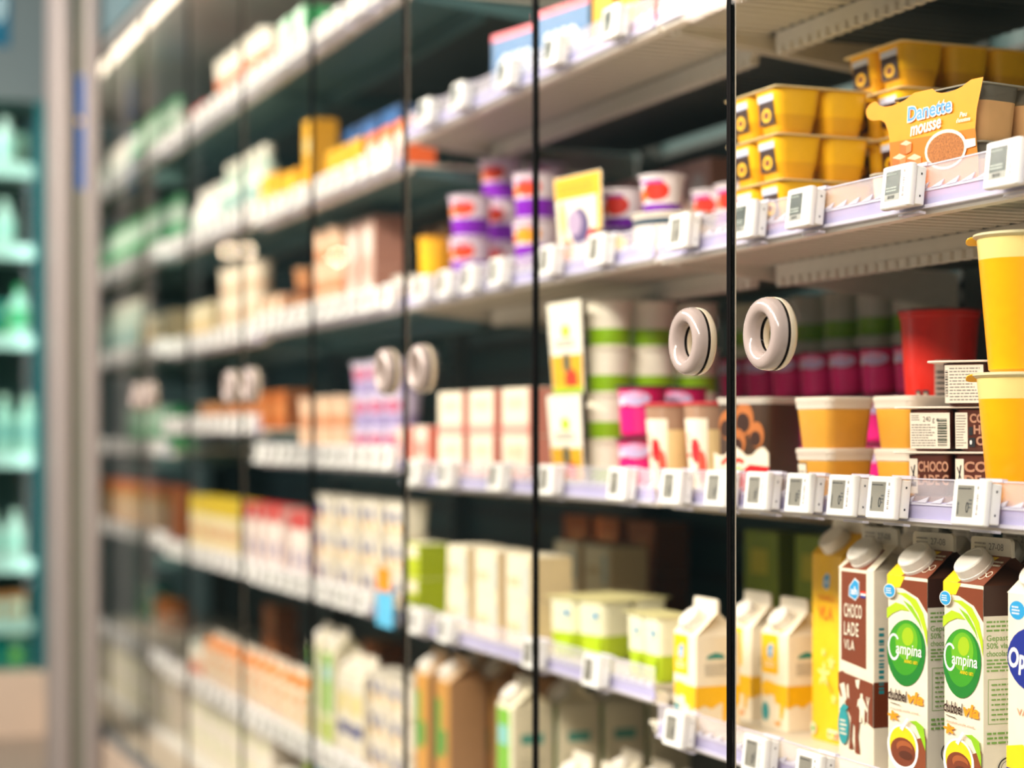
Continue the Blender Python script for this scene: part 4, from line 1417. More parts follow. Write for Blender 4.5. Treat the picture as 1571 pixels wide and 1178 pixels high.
def t_shelf(w, ext=0.0, trim=0.0, under='#cfc8ba', beam=True):
    METAL_W = M('#d9d2c6' if under == '#cfc8ba' else '#4f6c6e', .4)  # farther bays: shade below the shelf painted into beam and brackets
    t = T('cabinet_shelf', .03, w, .55)
    m = MB()
    m.box(-w / 2 - ext, w / 2 - trim, 1.290, 1.80, .012, .0195, M('#d8cfbf', .4))
    n = 42
    for i in range(n):
        x = -w / 2 - ext + (w + ext - trim) * (i + .5) / n
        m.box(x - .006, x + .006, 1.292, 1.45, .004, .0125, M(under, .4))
        m.box(x - .009, x + .009, 1.45, 1.79, .006, .0125, M('#3b403d', .5))  # rear slats dark: shade deep in the shelf put into their colour
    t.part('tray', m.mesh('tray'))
    m = MB()
    m.box(-w / 2, w / 2, 1.272, 1.290, .0, .019, M('#eee4d6', .4))
    t.part('front_lip', m.mesh('front_lip'))
    m = MB()
    zb = -.030
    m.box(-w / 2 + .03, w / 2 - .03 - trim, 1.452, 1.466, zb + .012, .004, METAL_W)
    nt = 44
    for i in range(nt):
        x = -w / 2 + .03 + (w - .06 - trim) * (i + .5) / nt
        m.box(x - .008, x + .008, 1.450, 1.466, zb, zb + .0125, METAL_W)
    if beam:
        t.part('cross_beam', m.mesh('cross_beam'))
    for sx in (-1, 1):
        m = MB()
        hw_ = w / 2 - .004 + (ext if sx < 0 else -trim)
        i0 = m.pts([(sx * hw_ - .002, 1.30, -.004), (sx * hw_ - .002, 1.80, -.055), (sx * hw_ - .002, 1.80, .004), (sx * hw_ - .002, 1.30, .004),
                    (sx * hw_ + .002, 1.30, -.004), (sx * hw_ + .002, 1.80, -.055), (sx * hw_ + .002, 1.80, .004), (sx * hw_ + .002, 1.30, .004)])
        for f in ((0, 3, 2, 1), (4, 5, 6, 7), (0, 1, 5, 4), (1, 2, 6, 5), (2, 3, 7, 6), (3, 0, 4, 7)):
            m.f.append([i0[a] for a in f])
            m.m.append(m.mi(METAL_W))
        t.part('bracket', m.mesh('bracket'))
    m = MB()
    m.box(-w / 2, w / 2, 1.2665, 1.2685, .030, .056, CLEARR)               # clear label holder
    m.box(-w / 2, w / 2, 1.2665, 1.2685, .007, .030, RAILM)
    m.box(-w / 2, w / 2, 1.262, 1.2665, .006, .010, RIDGE)
    m.box(-w / 2, w / 2, 1.2655, 1.269, .0555, .057, RIDGE)
    r = t.part('label_rail', m.mesh('label_rail'))
    m = MB()
    nz = 40
    for i in range(nz):
        x = -w / 2 + w * (i + .5) / nz
        e_ = w / nz
        ids = m.pts([(x - e_ * .45, 1.2660, .029), (x + e_ * .25, 1.2660, .029), (x + e_ * .45, 1.2660, .036), (x - e_ * .45, 1.2640, .029), (x + e_ * .25, 1.2640, .029), (x + e_ * .45, 1.2645, .036)])
        for f in ((3, 4, 5), (0, 2, 1), (0, 1, 4, 3), (1, 2, 5, 4), (2, 0, 3, 5)):
            m.f.append([ids[c] for c in f])
            m.m.append(m.mi(RIDGE))
    m.box(-w / 2, w / 2, 1.2650, 1.2664, .026, .029, RIDGE)
    t.part('toothed_ridge', m.mesh('toothed_ridge'), parent=r)
    return t


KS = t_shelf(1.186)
KSA, KSB, KSE, KSC = t_shelf(1.186, ext=.078, beam=False), t_shelf(1.186, trim=.085, beam=False), t_shelf(1.786, under='#4f7072'), t_shelf(1.186, under='#4f7072')  # dark teal under tone paints the shade beneath the farther shelves
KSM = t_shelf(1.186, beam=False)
SLAB = {'topmost': 'over the tallest jars', 'top': 'second highest', 'upper': 'just above the ring handles', 'middle': 'just below the ring handles', 'low': 'at knee height', 'bottom': 'lowest in view'}
for b, (k0, k1) in BAYS.items():
    for s, h in SH[b].items():
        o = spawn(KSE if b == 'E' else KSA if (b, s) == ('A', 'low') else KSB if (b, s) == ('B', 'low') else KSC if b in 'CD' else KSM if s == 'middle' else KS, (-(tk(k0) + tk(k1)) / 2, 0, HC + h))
        tag(o, 'white metal shelf with lavender price rail, %s, %s' % (P(b, s), SLAB[s]), 'shelf', 'shelves of the chillers')


# ---- electronic price tags
def t_tag(kind):
    w, h, d = .060, .051, .024
    t = T('price_tag', h, w, d)
    m = MB()
    m.rbox(w, .011, 0, h, .004, .0015, TAGW, cy=-.0065)
    m.rbox(w * .94, d - .011, .003, h - .003, .002, .001, TAGW, cy=.0055)
    t.part('tag_case', m.mesh('tag_case'))
    m = MB()
    m.box(-w * .3, w * .42, .008, .017, -.006, -.003, RIDGE)
    m.box(-w * .2, w * .48, .010, .0175, h - .001, h + .003, RIDGE)
    t.part('clip', m.mesh('clip'))
    a = Art(lambda u, v, o: (u, -.012 - o, v))
    scr = {'grey': M('#8c887f', .35, var=0), 'dark': M('#26332f', .3, var=0)}[kind]
    a.rect(-.020, .0085, .0115, .0445, M('#d8d4d0', .4, var=0))
    a.rect(-.0192, .0092, .0107, .0438, scr)
    if kind == 'grey':
        a.fine(-.018, .039, .008, .042, 1, INK, 3)
        a.text('0', -.002, .014, .017, INK, bold=.01, width=.0055)
        a.fine(.003, .018, .009, .030, 3, M('#55585c', .5, var=0), 4)
        a.bars(-.0175, .012, -.0150, .026, M('#55585c', .5, var=0), 5, True)
    else:
        a.rect(-.0192, .0092, .0107, .0165, M('#9a9a94', .4, var=0))
        a.fine(-.017, .019, .006, .026, 2, M('#b8c0b8', .4, var=0), 4)
        a.fine(-.017, .038, .008, .042, 1, M('#8a938c', .4, var=0), 5)
        a.bars(-.012, .011, .002, .015, INK, 5)
    si = t.part('display', a.mesh('display'))
    a = Art(lambda u, v, o: (u, -.012 - o, v))
    a.bars(.0160, .012, .0200, .036, M('#8a7a74', .5, var=0), 6, True)
    a.rect(.0165, .040, .0195, .0435, M('#a8a098', .5, var=0))
    t.part('barcode', a.mesh('barcode'))
    a = Art(lambda u, v, o: (w * .47 + o, u, v))
    a.rect(.004, .012, .006, .0145, INK)
    a.rect(.004, .038, .006, .0405, INK)
    t.part('side_hole', a.mesh('side_hole'))
    return t


KT = {'grey': t_tag('grey'), 'dark': t_tag('dark')}
QT = 1.248
TAGS = {('A', 'upper'): [1147, 1233, 1383, 1546], ('A', 'middle'): [1105, 1168, 1232, 1298, 1360, 1495], ('A', 'low'): [1040, 1164, 1247],
        ('B', 'top'): [655, 706, 778, 850, 942], ('B', 'upper'): [650, 685, 722, 765, 843, 920, 1047], ('B', 'middle'): [636, 686, 764, 843, 952, 1036],
        ('B', 'low'): [640, 685, 818, 912]}
for (b, s), xs in TAGS.items():
    for i, px in enumerate(xs):
        t_ = tq(px, QT)
        k = 'dark' if s in ('upper', 'top') and b == 'A' or s == 'top' else 'grey'
        o = put(KT[k], t_, QT, SH[b][s] + .007, 'white electronic price tag', 'price tag', P(b, s), yaw=0.0)
        o.rotation_euler = (math.radians(-6), 0, 0)
for b, pitch in (('C', .092), ('D', .104), ('E', .118)):
    for s in SH[b]:
        k0, k1 = BAYS[b]
        n = int((tk(k1) - tk(k0)) / pitch)
        for i in range(n):
            t_ = tk(k0) + (i + .5) * (tk(k1) - tk(k0)) / n
            if b == 'C' and s == 'low' and abs(t_ - tq(590, QT)) < .07:
                continue
            o = put(KT['grey'], t_ + RND.uniform(-.012, .012), QT, SH[b][s] + .007, 'white electronic price tag', 'price tag', P(b, s))
            o.rotation_euler = (math.radians(-6), 0, 0)
bt = T('price_card', .07, .10, .004)
m = MB()
m.box(-.055, .055, -.001, .001, 0, .085, M('#5fb4dc', .4))
bt.part('card', m.mesh('card'))
m = MB()
m.box(-.045, .045, -.0035, -.0015, .075, .125, M('#ee8a1e', .4))
bt.part('flag', m.mesh('flag'))
o = spawn(bt, (-tq(590, 1.24), 1.24, HC + SH['C']['low'] - .005))
tag(o, 'blue price card with an orange flag on the low rail, third bay', 'price card')

# ---- the white pillar and the teal cabinet beyond it
tp = 6.195
t = T('end_post', 3.0, .3, .15)
m = MB()
for y0, y1 in ((.914, .953), (1.000, 1.047)):
    m.loft([rring(.16, (y1 - y0) / 2, .012, 0, 4, 0, (y0 + y1) / 2), rring(.16, (y1 - y0) / 2, .012, 3.0, 4, 0, (y0 + y1) / 2)], M('#958f8c', .45))
t.part('post_flange', m.mesh('post_flange'))
m = MB()
m.box(-.15, .135, .94, 1.01, 0, 3.0, M('#7f8276', .5))
t.part('recessed_panel', m.mesh('recessed_panel'))
m = MB()
m.box(.1352, .137, .972, 1.003, HC + .80, HC + 1.17, M('#1f5fae', .4))  # plain blue strip on the recessed panel
m.box(.1371, .1375, .976, .990, HC + 1.01, HC + 1.03, YELP)
t.part('blue_strip', m.mesh('blue_strip'), label='blue strip with a small yellow mark')
o = spawn(t, (-tp - .16, 0, 0))
tag(o, 'tall pale grey pillar at the end of the glass doors, blue strip on it', 'pillar')

XW = -7.42
t = T('refrigerated_cabinet', 2.4, .8, 1.6)
m = MB()
m.box(-.62, -.56, .5, 1.04, .15, 2.5, M('#2f4a4a', .6))
t.part('back_panel', m.mesh('back_panel'))
m = MB()
m.box(-.56, .03, .5, 1.045, 0, HC - .90, M('#d4c2ae', .5))
t.part('plinth', m.mesh('plinth'))
m = MB()
m.box(-.56, .02, .5, 1.045, HC + 1.28, HC + 2.0, M('#66787c', .5))
t.part('canopy', m.mesh('canopy'))
m = MB()
m.box(-.005, .03, 1.003, 1.046, HC - .9, HC + 1.28, M('#0b6a73', .35))
t.part('door_frame', m.mesh('door_frame'))
m = MB()
m.box(-.003, .003, .53, 1.002, HC - .9, HC + 1.28, GLASS_TEAL)
t.part('glass_pane', m.mesh('glass_pane'))
m = MB()
m.box(-.56, .03, .5, .528, HC - .9, HC + 1.28, M('#7f8f90', .5))
t.part('side_panel', m.mesh('side_panel'))
m = MB()
m.box(.021, .024, .55, .905, HC + 1.48, HC + 1.76, M('#0d6484', .4))
si = t.part('blue_sign', m.mesh('blue_sign'))
a = Art(lambda u, v, o: (.0241 + o, u, v))
a.poly([(.86, HC + 1.56), (.885, HC + 1.60), (.888, HC + 1.66), (.87, HC + 1.70), (.85, HC + 1.66), (.845, HC + 1.60)], M('#bfe0e6', .4))
a.stroke([(.866, HC + 1.57), (.868, HC + 1.66)], .004, M('#127f9e', .4))
t.part('leaf_mark', a.mesh('leaf_mark'), parent=si)
o = spawn(t, (XW, 0, 0))
tag(o, 'teal framed chiller cabinet beyond the pale grey pillar', 'chiller')
WS = {'topmost': 1.03, 'top': .715, 'upper': .37, 'middle': -.085, 'low': -.49, 'bottom': -.725, 'lowest': -.895}
ks = T('cabinet_shelf', .03, .4, 1.3)
m = MB()
m.box(-.50, -.045, .535, 1.03, 0, .016, M('#cfd6d2', .4))
ks.part('tray', m.mesh('tray'))
m = MB()
m.box(-.045, -.03, .535, 1.0, -.02, .034, M('#f0ece6', .4))
ks.part('price_rail', m.mesh('price_rail'))
for s, h in WS.items():
    if s == 'lowest':
        continue
    o = spawn(ks, (XW, 0, HC + h - .016))
    tag(o, 'white shelf with plain price rail, %s shelf, teal cabinet' % s, 'shelf', 'shelves of the teal cabinet')


def wrow(kind, s, ys, desc, cat, levels=1, dx=-.12):
    for y in ys:
        for l in range(levels):
            o = spawn(K[kind], (XW + dx, y, HC + WS[s] + l * K[kind].h), math.radians(90))
            GOODS.append((o, desc, cat, s + ' shelf, teal cabinet', -y, l, levels))


wrow('greenbox', 'topmost', (.83, .95), 'pale green card box behind the bottles', 'box', dx=-.26)
wrow('whitebottle', 'topmost', (.82, .91), 'white bottle', 'bottle')
wrow('whitebottle', 'top', (.815, .905), 'white bottle with green band', 'bottle')
wrow('tealbox', 'upper', (.82, .923), 'teal card box', 'box', dx=-.17)
wrow('greenbottle', 'upper', (.955,), 'pale green drink bottle', 'bottle', dx=-.085)
wrow('tealbox', 'middle', (.83, .94), 'dark teal card box', 'box', dx=-.2)
wrow('jar', 'middle', (.90, .99), 'pale jar', 'jar', dx=-.1)
wrow('whitebottle', 'low', (.85, .945), 'cream bottle', 'bottle')
wrow('orangebox', 'bottom', (.86, .945), 'white and orange card box', 'box')
wrow('tealbox', 'lowest', (.83, .94), 'teal card box with pale spots', 'box')


# ================================================================== goods, first bay
A = 'A'
# yellow custard packs
z = S(A, 'upper')
for lab, pxa, pxb, qa, nl in (('beside the black seam', 1110, 1190, 1.31, 3), ('behind the mousse pack', 1287, 1385, 1.475, 4)):
    ta = (tq(pxa, qa) + tq(pxb, qa)) / 2
    for l in range(nl):
        put(K['ypack2' if nl == 3 else 'ypack'], ta + (-.012, .004, 0, .003)[l] * (1 if pxa < 1200 else .5), qa + K['ypack2' if nl == 3 else 'ypack'].d / 2 + (0, .004, 0, .002)[l], z + .012 + l * .0655, 'yellow custard pack, stack ' + lab, 'custard pack', P(A, 'upper'), level=l, levels=nl)
    m = MB()
    m.rbox(.15, .15, 0, .0115, .006, .001, M('#caa850', .4))
    kt = T('pack_tray', .0115, .15, .22)
    kt.part('tray', m.mesh('tray'))
    o = spawn(kt, (-ta, qa + .08, HC + z))
    tag(o, 'low card tray under the yellow custard packs ' + lab, 'tray')
tm = tq(1499, 1.385)
put(K['mousse'], tm, 1.385, z, 'orange sleeved mousse pack with a bowl of brown mousse', 'dessert pack', P(A, 'upper'), yaw=math.radians(10))
km = t_pot('mousse_cup', .022, .018, .05, M('#d8c4a4', .3), M('#b8ac9a', .3), M('#e6cfa6', .4), (0, .55))
put(km, tq(1366, 1.325), 1.325, z, 'single small beige mousse cup beside the orange pack', 'dessert cup', P(A, 'upper'))

# middle shelf
z = S(A, 'middle')
for (px, kinds, lab) in ((1281, ('caramel_s', 'caramel'), 'beside the puff tub'), (1403, ('caramel', 'caramel'), 'behind the chocolate cups')):
    for l, kd in enumerate(kinds):
        q = 1.36 if px < 1300 else 1.42
        put(K[kd], tq(px, q) + .002 * l, q, z + l * .069, 'caramel tub stacked ' + lab, 'dessert tub', P(A, 'middle'), yaw=.12, level=l, levels=2)
put(K['puff'], tq(1166, 1.36), 1.36, z, 'clear tub of chocolate puffs with red band', 'dessert tub', P(A, 'middle'), yaw=math.radians(24))
for l in range(2):
    put(K[('red_low', 'red')[l]], tq(1441, 1.535), 1.535, z + l * .112, 'red bucket shaped dessert tub', 'dessert tub', P(A, 'middle'), level=l, levels=2)
for l, (kd, px, dq) in enumerate((('choc_a', 1478, 0), ('choc_b', 1480, .0), ('choc_c', 1496, .0))):
    q = 1.405 + dq
    put(K[kd], tq(px, q), q, z + .0122 + l * .0555, ('brown chocolate cup pack with big beige letters', 'brown chocolate cup pack with printed white panel', 'chocolate cup pack with white text label')[l], 'dessert pack', P(A, 'middle'), yaw=math.radians(40))
kt = T('pack_tray', .012, .12, .12)
m = MB()
m.rbox(.12, .12, 0, .012, .006, .001, M('#6a4030', .5))
kt.part('tray', m.mesh('tray'))
o = spawn(kt, (-tq(1478, 1.405), 1.405, HC + z), math.radians(40))
tag(o, 'low brown card tray under the chocolate cup packs', 'tray')
for l in range(2):
    put(K['ycup'], tq(1567, 1.335), 1.335, z + l * .1575, 'tall clear cup of yellow custard', 'custard cup', P(A, 'middle'), level=l, levels=2)
    if l:
        pass
for px, q in ((1028, 1.345), (1089, 1.36)):
    put(K['straw'], tq(px, q), q, z, 'strawberry dessert cup with white card label', 'dessert cup', 'middle shelf beside the black seam')
row(K['magpot'], 1085, 1400, 1.60, z, 'magenta pot, back row', 'yoghurt pot', P(A, 'middle'), levels=3, gap=.012)
row(K['greencup_b'], 1105, 1400, 1.73, z, 'green cup behind magenta pots', 'yoghurt cup', P(A, 'middle'), levels=4, gap=.012)

# low shelf: cartons
z = S(A, 'low')
place = P(A, 'low')


def carton(kd, px, q, desc, yaw=0.0):
    """px is the column of the carton's front edge towards the pillar"""
    t = K[kd]
    t_ = tq(px, q) - t.w / 2
    put(t, t_, q + t.d / 2, z, desc, 'carton', place, yaw=math.radians(yaw))


carton('cow', 1033, 1.293, 'white milk carton with yellow cow before the black seam')
carton('cow', 1114, 1.425, 'white milk carton with yellow cow just behind the black seam', 4)
carton('cow', 1168, 1.42, 'white milk carton with yellow cow beside the yellow carton', 3)
carton('vanilla', 1245, 1.43, 'tall yellow vanilla custard carton')
carton('choco', 1286, 1.315, 'brown and white chocolate custard carton with a farmer')
carton('dubbel', 1362, 1.305, 'green drop double custard carton beside the chocolate carton', 2)
carton('dubbel', 1447, 1.305, 'green drop double custard carton beside the violet carton', -2)
carton('opti', 1545, 1.305, 'white carton with violet oval and yellow foot')
carton('vanilla', 1290, 1.53, 'tall yellow carton standing behind the front yellow one')
carton('choco', 1352, 1.44, 'chocolate custard carton behind the front one, fin showing')
carton('dubbel', 1424, 1.43, 'brown roofed carton in the second row, middle')
carton('dubbel', 1500, 1.43, 'brown roofed carton in the second row by the violet carton')
carton('choco', 1392, 1.56, 'carton in the third row with only its fin showing')
row(K['olivepack'], 1130, 1290, 1.66, S('B', 'low'), 'olive green pack, back row', 'card pack', P('B', 'low'), levels=2)

# ================================================================== goods, second bay
B = 'B'
z = S(B, 'top')
for px in (785, 870):
    put(K['bluebox'], tq(px, 1.31) if px < 800 else tq(868, 1.33), 1.36, z, 'blue dessert box with white letters and red lid', 'dessert box', P(B, 'top'), yaw=math.radians(12))
row(K['yellowbox'], 905, 985, 1.34, z, 'cream and yellow card box', 'card box', P(B, 'top'))
row(K['redbox'], 990, 1060, 1.34, z, 'small red card box', 'card box', P(B, 'top'))

z = S(B, 'upper')
p = P(B, 'upper')
put(K['yellowtall'], tq(668, 1.335), 1.335, z, 'yellow plastic bottle at the end of the shelf', 'bottle', p)
kt = T('pack_tray', .034, .52, .34)
m = MB()
m.rbox(.50, .34, 0, .0335, .006, .001, M('#4a2f5e', .5))
kt.part('tray', m.mesh('tray'))
tp_ = (tq(712, 1.36) + tq(832, 1.36)) / 2
kt_o = spawn(kt, (-tp_, 1.49, HC + z))
tag(kt_o, 'dark violet card tray under the purple banded fruit pots', 'tray')
for px, q, n, lab in ((722, 1.365, 2, 'front stack by the bottle'), (822, 1.365, 2, 'front stack by the pouch'), (768, 1.46, 3, 'tall stack behind'), (848, 1.46, 2, 'low stack behind the pouch'), (838, 1.57, 3, 'stack in the third row'), (908, 1.57, 2, 'third row behind the pouch')):
    for l in range(n):
        put(K['fruitpot_l' if (l or px != 822) else 'fruitpot_y'], tq(px, q), q, z + .0345 + l * .087, 'purple banded fruit pot, ' + lab, 'yoghurt pot', p, yaw=.25, level=l, levels=n)
put(K['yellowcard'], tq(889, 1.30), 1.305, z, 'printed pouch with yellow heading and fruit', 'pouch', p, yaw=math.radians(8))
put(K['darkpot'], tq(953, 1.345), 1.345, z, 'dark purple pot with yellow label', 'yoghurt pot', p, yaw=.2)
put(K['darkpot'], tq(932, 1.43), 1.43, z, 'dark purple pot, second row', 'yoghurt pot', p)
for px, q in ((955, 1.38), (1016, 1.40)):
    put(K['fruitpot'], tq(px, q), q, z + (.0635 if px < 1000 else .0755), 'purple banded pot resting on the lower tubs', 'yoghurt pot', p, yaw=.25)
put(K['widetub'], tq(1034, 1.385), 1.385, z, 'wide cream tub with a navy stripe', 'tub', p)
row(K['fruitpot'], 1045, 1118, 1.52, z, 'purple pink pot, back row', 'yoghurt pot', p, levels=2)
row(K['pinkbox'], 880, 1090, 1.66, z, 'dusky pink box at back', 'card box', p, levels=2)
row(K['peachbox'], 640, 780, 1.55, z, 'peach card box, back row', 'card box', p, levels=2, gap=.03)

z = S(B, 'middle')
p = P(B, 'middle')
tr = tq(897, 1.30)
for l in range(2):
    put(K['fruitcard'], (tq(842, 1.30) + tq(897, 1.30)) / 2, 1.305, z + l * .160, 'tall white card sleeve with fruit picture', 'card sleeve', p, level=l, levels=2)
for i in range(3):
    for l in range(4):
        put(K['greencup'], tr + .036, 1.362 + .083 * i, z + l * .0795, 'green white cup, ' + ('front', 'second', 'third', 'rear')[i] + ' tower', 'yoghurt cup', p, level=l, levels=4)
for px, q in ((985, 1.345), (1048, 1.44)):
    for l in range(2):
        put(K['magpot_l'], tq(px, q), q, z + l * .0845, 'magenta pot ' + ('before' if q < 1.4 else 'behind') + ' the strawberry cups', 'yoghurt pot', p, level=l, levels=2, yaw=.3)
row(K['paletop'], 668, 818, 1.31, z, 'pale card pack with pink foot', 'card pack', p, levels=2, gap=.012, lh=.0885)

z = S(B, 'low')
p = P(B, 'low')
put(K['limepack_s'], tq(1012, 1.345), 1.345, z, 'narrow white and lime yoghurt cup pack', 'yoghurt pack', p, yaw=0)
for px, q, yw in ((905, 1.385, 16),):
    put(K['limepack'], tq(px + 12, q), q + .02, z, 'white and lime yoghurt cup pack', 'yoghurt pack', p, yaw=math.radians(yw))
row(K['limebox'], 620, 654, 1.31, S('C', 'low'), 'lime green card box', 'card box', P('C', 'low'), levels=2, bay='C')
row(K['whitepack'], 680, 820, 1.31, z, 'cream card pack with pale print', 'card pack', p, levels=2, gap=.02)
row(K['whitepack'], 846, 940, 1.57, z, 'cream card pack, back row', 'card pack', p, levels=2, gap=.03)
row(K['orangedark'], 860, 1010, 1.72, z, 'amber card pack, deep row', 'card pack', p, levels=2)

z = S(B, 'bottom')
p = P(B, 'bottom')


def column(kd, px, q, n, desc, dq=.095):
    t = K[kd]
    for i in range(n):
        put(t, tq(px, q) - t.w / 2, q + t.d / 2 + i * dq, z, desc + (' at the front', ' in row two', ' in row three', ' in row four')[i], 'carton', p)


column('browncarton', 637, 1.30, 3, 'amber and green custard carton at the shelf end')
column('browncarton', 668, 1.30, 3, 'amber and green custard carton next along')
column('greencarton', 762, 1.30, 4, 'green and white milk carton')
for i, px in enumerate((850, 893, 938, 985)):
    column('smallcarton', px, 1.31, 2, 'short cream milk carton, ' + ORD[i] + ' column')

# ================================================================== goods, farther bays
C_, D_, E_ = 'C', 'D', 'E'
ROWS = [
    # kind, bay, shelf, px0, px1, depth, levels, description, category
    ('greenbox', C_, 'topmost', 408, 470, 1.31, 1, 'pale green card box', 'card box'),
    ('whitepot', D_, 'topmost', 322, 400, 1.31, 2, 'white pot with orange band', 'yoghurt pot'),
    ('redbox', D_, 'topmost', 283, 318, 1.31, 1, 'red card box', 'card box'),
    ('greenbottle', E_, 'topmost', 195, 262, 1.31, 1, 'white and green drink bottle', 'bottle'),
    ('whitebottle', E_, 'topmost', 150, 194, 1.31, 1, 'white milk bottle', 'bottle'),
    ('orangebox', C_, 'top', 560, 626, 1.31, 1, 'white and orange card box', 'card box'),
    ('bluepack', C_, 'top', 520, 615, 1.42, 1, 'blue card box behind the orange ones', 'card box'),
    ('yellowbox', C_, 'top', 500, 555, 1.31, 1, 'low yellow card box before the blue ones', 'card box'),
    ('yellowbox', C_, 'top', 462, 482, 1.33, 2, 'yellow and cream card box', 'card box'),
    ('yellowbox', D_, 'top', 398, 440, 1.31, 1, 'yellow card box', 'card box'),
    ('yellowbox', C_, 'top', 412, 455, 1.31, 1, 'golden card box', 'card box'),
    ('jar', D_, 'top', 330, 396, 1.33, 1, 'pale green glass jar', 'jar'),
    ('whitebottle', D_, 'top', 285, 326, 1.33, 1, 'white milk bottle', 'bottle'),
    ('greenbox', D_, 'top', 290, 420, 1.52, 1, 'mint green card box behind the jars', 'card box'),
    ('greenbottle', E_, 'top', 150, 265, 1.31, 1, 'white and green drink bottle', 'bottle'),
    ('whitetub', C_, 'upper', 580, 626, 1.31, 1, 'cream round tub', 'tub'),
    ('pinkbox', C_, 'upper', 530, 575, 1.36, 2, 'dusky pink card box', 'card box'),
    ('peachcup', C_, 'upper', 470, 512, 1.33, 3, 'peach coloured cup', 'yoghurt cup'),
    ('brownpot', C_, 'upper', 412, 465, 1.33, 2, 'brown dessert pot', 'dessert pot'),
    ('peachbox', D_, 'upper', 385, 440, 1.33, 1, 'peach card box', 'card box'),
    ('palecup', D_, 'upper', 330, 382, 1.33, 3, 'cream and tan cup', 'yoghurt cup'),
    ('palebox', D_, 'upper', 282, 325, 1.33, 1, 'pale yellow card box', 'card box'),
    ('palebox', E_, 'upper', 215, 262, 1.33, 1, 'pale yellow card box', 'card box'),
    ('jar', E_, 'upper', 150, 210, 1.33, 1, 'grey green glass jar', 'jar'),
    ('lavpot', C_, 'middle', 528, 602, 1.33, 3, 'lavender fruit pot', 'yoghurt pot'),
    ('peachcup', C_, 'middle', 474, 522, 1.33, 2, 'peach coloured cup', 'yoghurt cup'),
    ('peachcup', C_, 'middle', 412, 468, 1.35, 2, 'peach cup in the shade', 'yoghurt cup'),
    ('pinkpack', C_, 'middle', 604, 660, 1.33, 1, 'pink and cream card pack', 'card pack'),
    ('orangedark', D_, 'middle', 350, 440, 1.36, 1, 'amber card pack', 'card pack'),
    ('brownpot', D_, 'middle', 300, 332, 1.33, 1, 'brown dessert pot', 'dessert pot'),
    ('greenbox', E_, 'middle', 150, 262, 1.45, 1, 'pale green card box in the shade', 'card box'),
    ('bluewhite', C_, 'low', 478, 618, 1.31, 3, 'blue spotted white cup pack', 'yoghurt pack'),
    ('redtopbox', D_, 'low', 372, 440, 1.33, 1, 'white card box with red top', 'card box'),
    ('redtopbox', C_, 'low', 442, 474, 1.31, 1, 'white card box with red top', 'card box'),
    ('yellowtopbox', D_, 'low', 285, 368, 1.33, 1, 'cream card box with yellow top', 'card box'),
    ('redyellow', E_, 'low', 150, 264, 1.33, 1, 'tan card box with red and yellow top', 'card box'),
    ('bluewhite', C_, 'bottom', 560, 626, 1.31, 3, 'blue spotted white cup pack', 'yoghurt pack'),
    ('bwcarton', C_, 'bottom', 518, 556, 1.31, 1, 'white yoghurt carton with dark blue band', 'carton'),
    ('greencarton', C_, 'bottom', 470, 515, 1.31, 1, 'white and lime milk carton', 'carton'),
    ('orangecarton', C_, 'bottom', 415, 468, 1.31, 1, 'cream and orange juice carton', 'carton'),
    ('orangecarton', D_, 'bottom', 310, 440, 1.31, 1, 'cream and orange juice carton', 'carton'),
    ('whitepot', D_, 'bottom', 272, 306, 1.31, 1, 'white pot with orange band', 'yoghurt pot'),
    ('orangedark', D_, 'bottom', 285, 400, 1.58, 2, 'amber card pack, deep row', 'card pack'),
    ('redyellow', C_, 'upper', 430, 560, 1.52, 1, 'tan card box with red top, back row', 'card box'),
    ('orangedark', C_, 'bottom', 430, 560, 1.55, 2, 'amber card pack, deep row', 'card pack'),
    ('peachbox', D_, 'upper', 300, 430, 1.53, 1, 'peach card box, back row', 'card box'),
    ('tealbox', E_, 'bottom', 150, 235, 1.5, 1, 'teal card box in the shade', 'card box'),
    ('orangedark', E_, 'bottom', 235, 264, 1.5, 1, 'amber card pack in the shade', 'card pack'),
]
for kd, b, s, a0, a1, q, lv, desc, cat in ROWS:
    row(K[kd], a0, a1, q, S(b, s), desc, cat, P(b, s), levels=lv, gap=.012, bay=b)

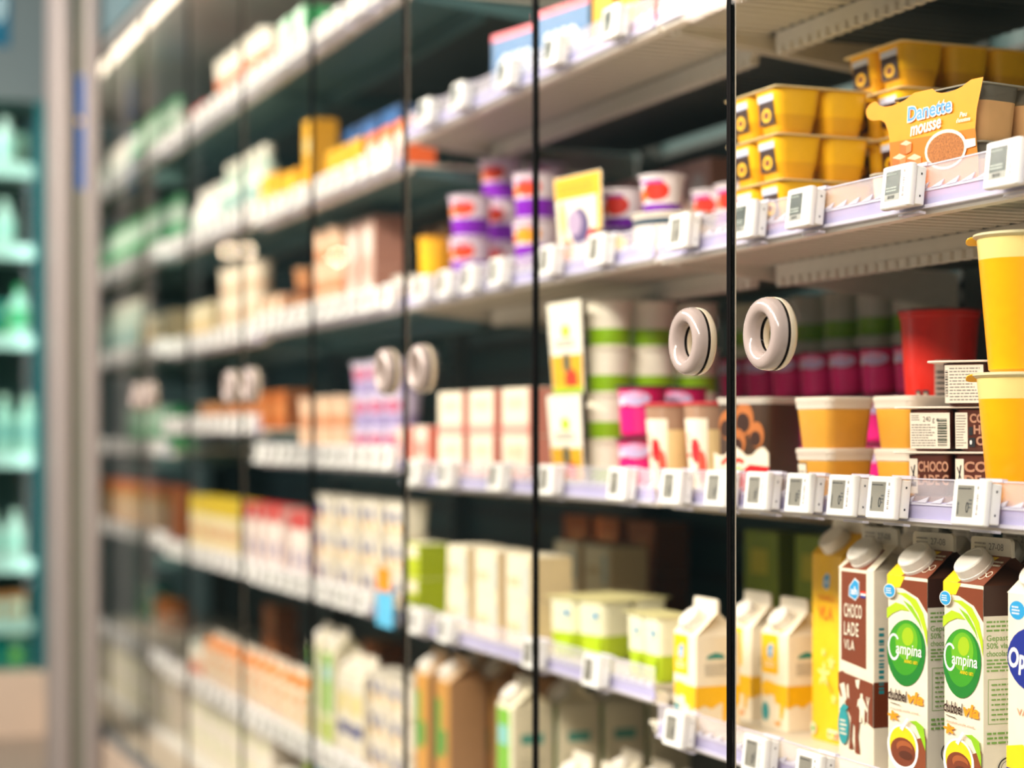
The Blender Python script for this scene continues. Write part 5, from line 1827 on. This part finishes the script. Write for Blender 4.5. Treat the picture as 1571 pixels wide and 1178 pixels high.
# cabinet floors: goods under the lowest shelf
for b, a0, a1, kd, lv, desc, cat in ((C_, 500, 626, 'blueclub', 2, 'blue and white card pack', 'card pack'), (C_, 455, 498, 'limeclub', 2, 'lime and blue card pack', 'card pack'), (C_, 410, 452, 'whiteroll', 1, 'pale card pack', 'card pack'),
                             (D_, 285, 430, 'whiteroll', 2, 'pale card pack', 'card pack'), (E_, 150, 264, 'whiteroll', 2, 'lime spotted card pack', 'card pack')):
    row(K[kd], a0, a1, 1.30, -.988 + .012, desc, cat, 'cabinet floor, ' + BNAME[b], levels=lv, gap=.015, bay=b)
for b, (k0, k1) in BAYS.items():
    w = tk(k1) - tk(k0) - .02
    t = T('cabinet_shelf', .02, w, .5)
    m = MB()
    m.box(-w / 2, w / 2, 1.26, 1.80, 0, .012, M('#d8cfbf', .4))
    t.part('tray', m.mesh('tray'))
    m = MB()
    m.box(-w / 2, w / 2, 1.235, 1.26, -.006, .012, WHITE)
    t.part('front_lip', m.mesh('front_lip'))
    o = spawn(t, (-(tk(k0) + tk(k1)) / 2, 0, HC - .988))
    tag(o, 'white floor tray at the foot of the cabinet, ' + BNAME[b], 'shelf', 'floor trays of the chillers')

# ---- ceiling spots down the aisle: their mirror images hang as rings of light in the glass
sp = T('ceiling_spot', .08, .12, .12)
m = MB()
m.loft([circ(.05, .01), circ(.06, .0), circ(.06, .09), circ(.05, .1)], M('#3a3c3e', .4))
sp.part('can', m.mesh('can'))
m = MB()
m.loft([circ(.005, -.040), circ(.022, -.036), circ(.038, -.020), circ(.042, .0), circ(.042, .006)], M('#ffe2c0', .4, var=0, emit=70.0))
sp.part('lamp', m.mesh('lamp'))
for i, (px, py) in enumerate(((350, 382), (379, 382), (518, 392))):
    hh = 1.72
    dx, dz = (px - 785.5) / F, (YH - py) / F
    zz = hh / dz
    X, Yv = None, None
    # camera frame -> run and depth of the mirror image, folded back over the glass plane
    q = dx * zz * CA + zz * SA
    t_ = zz * CA - dx * zz * SA
    o = spawn(sp, (-t_, 2 * D - q, HC + hh))
    tag(o, 'round ceiling spotlight mirrored in the glass, ' + ('one of a close pair, towards the pillar', 'one of a close pair, away from the pillar', 'single bright ring')[i], 'spotlight', 'ceiling spotlights')

finish_labels()
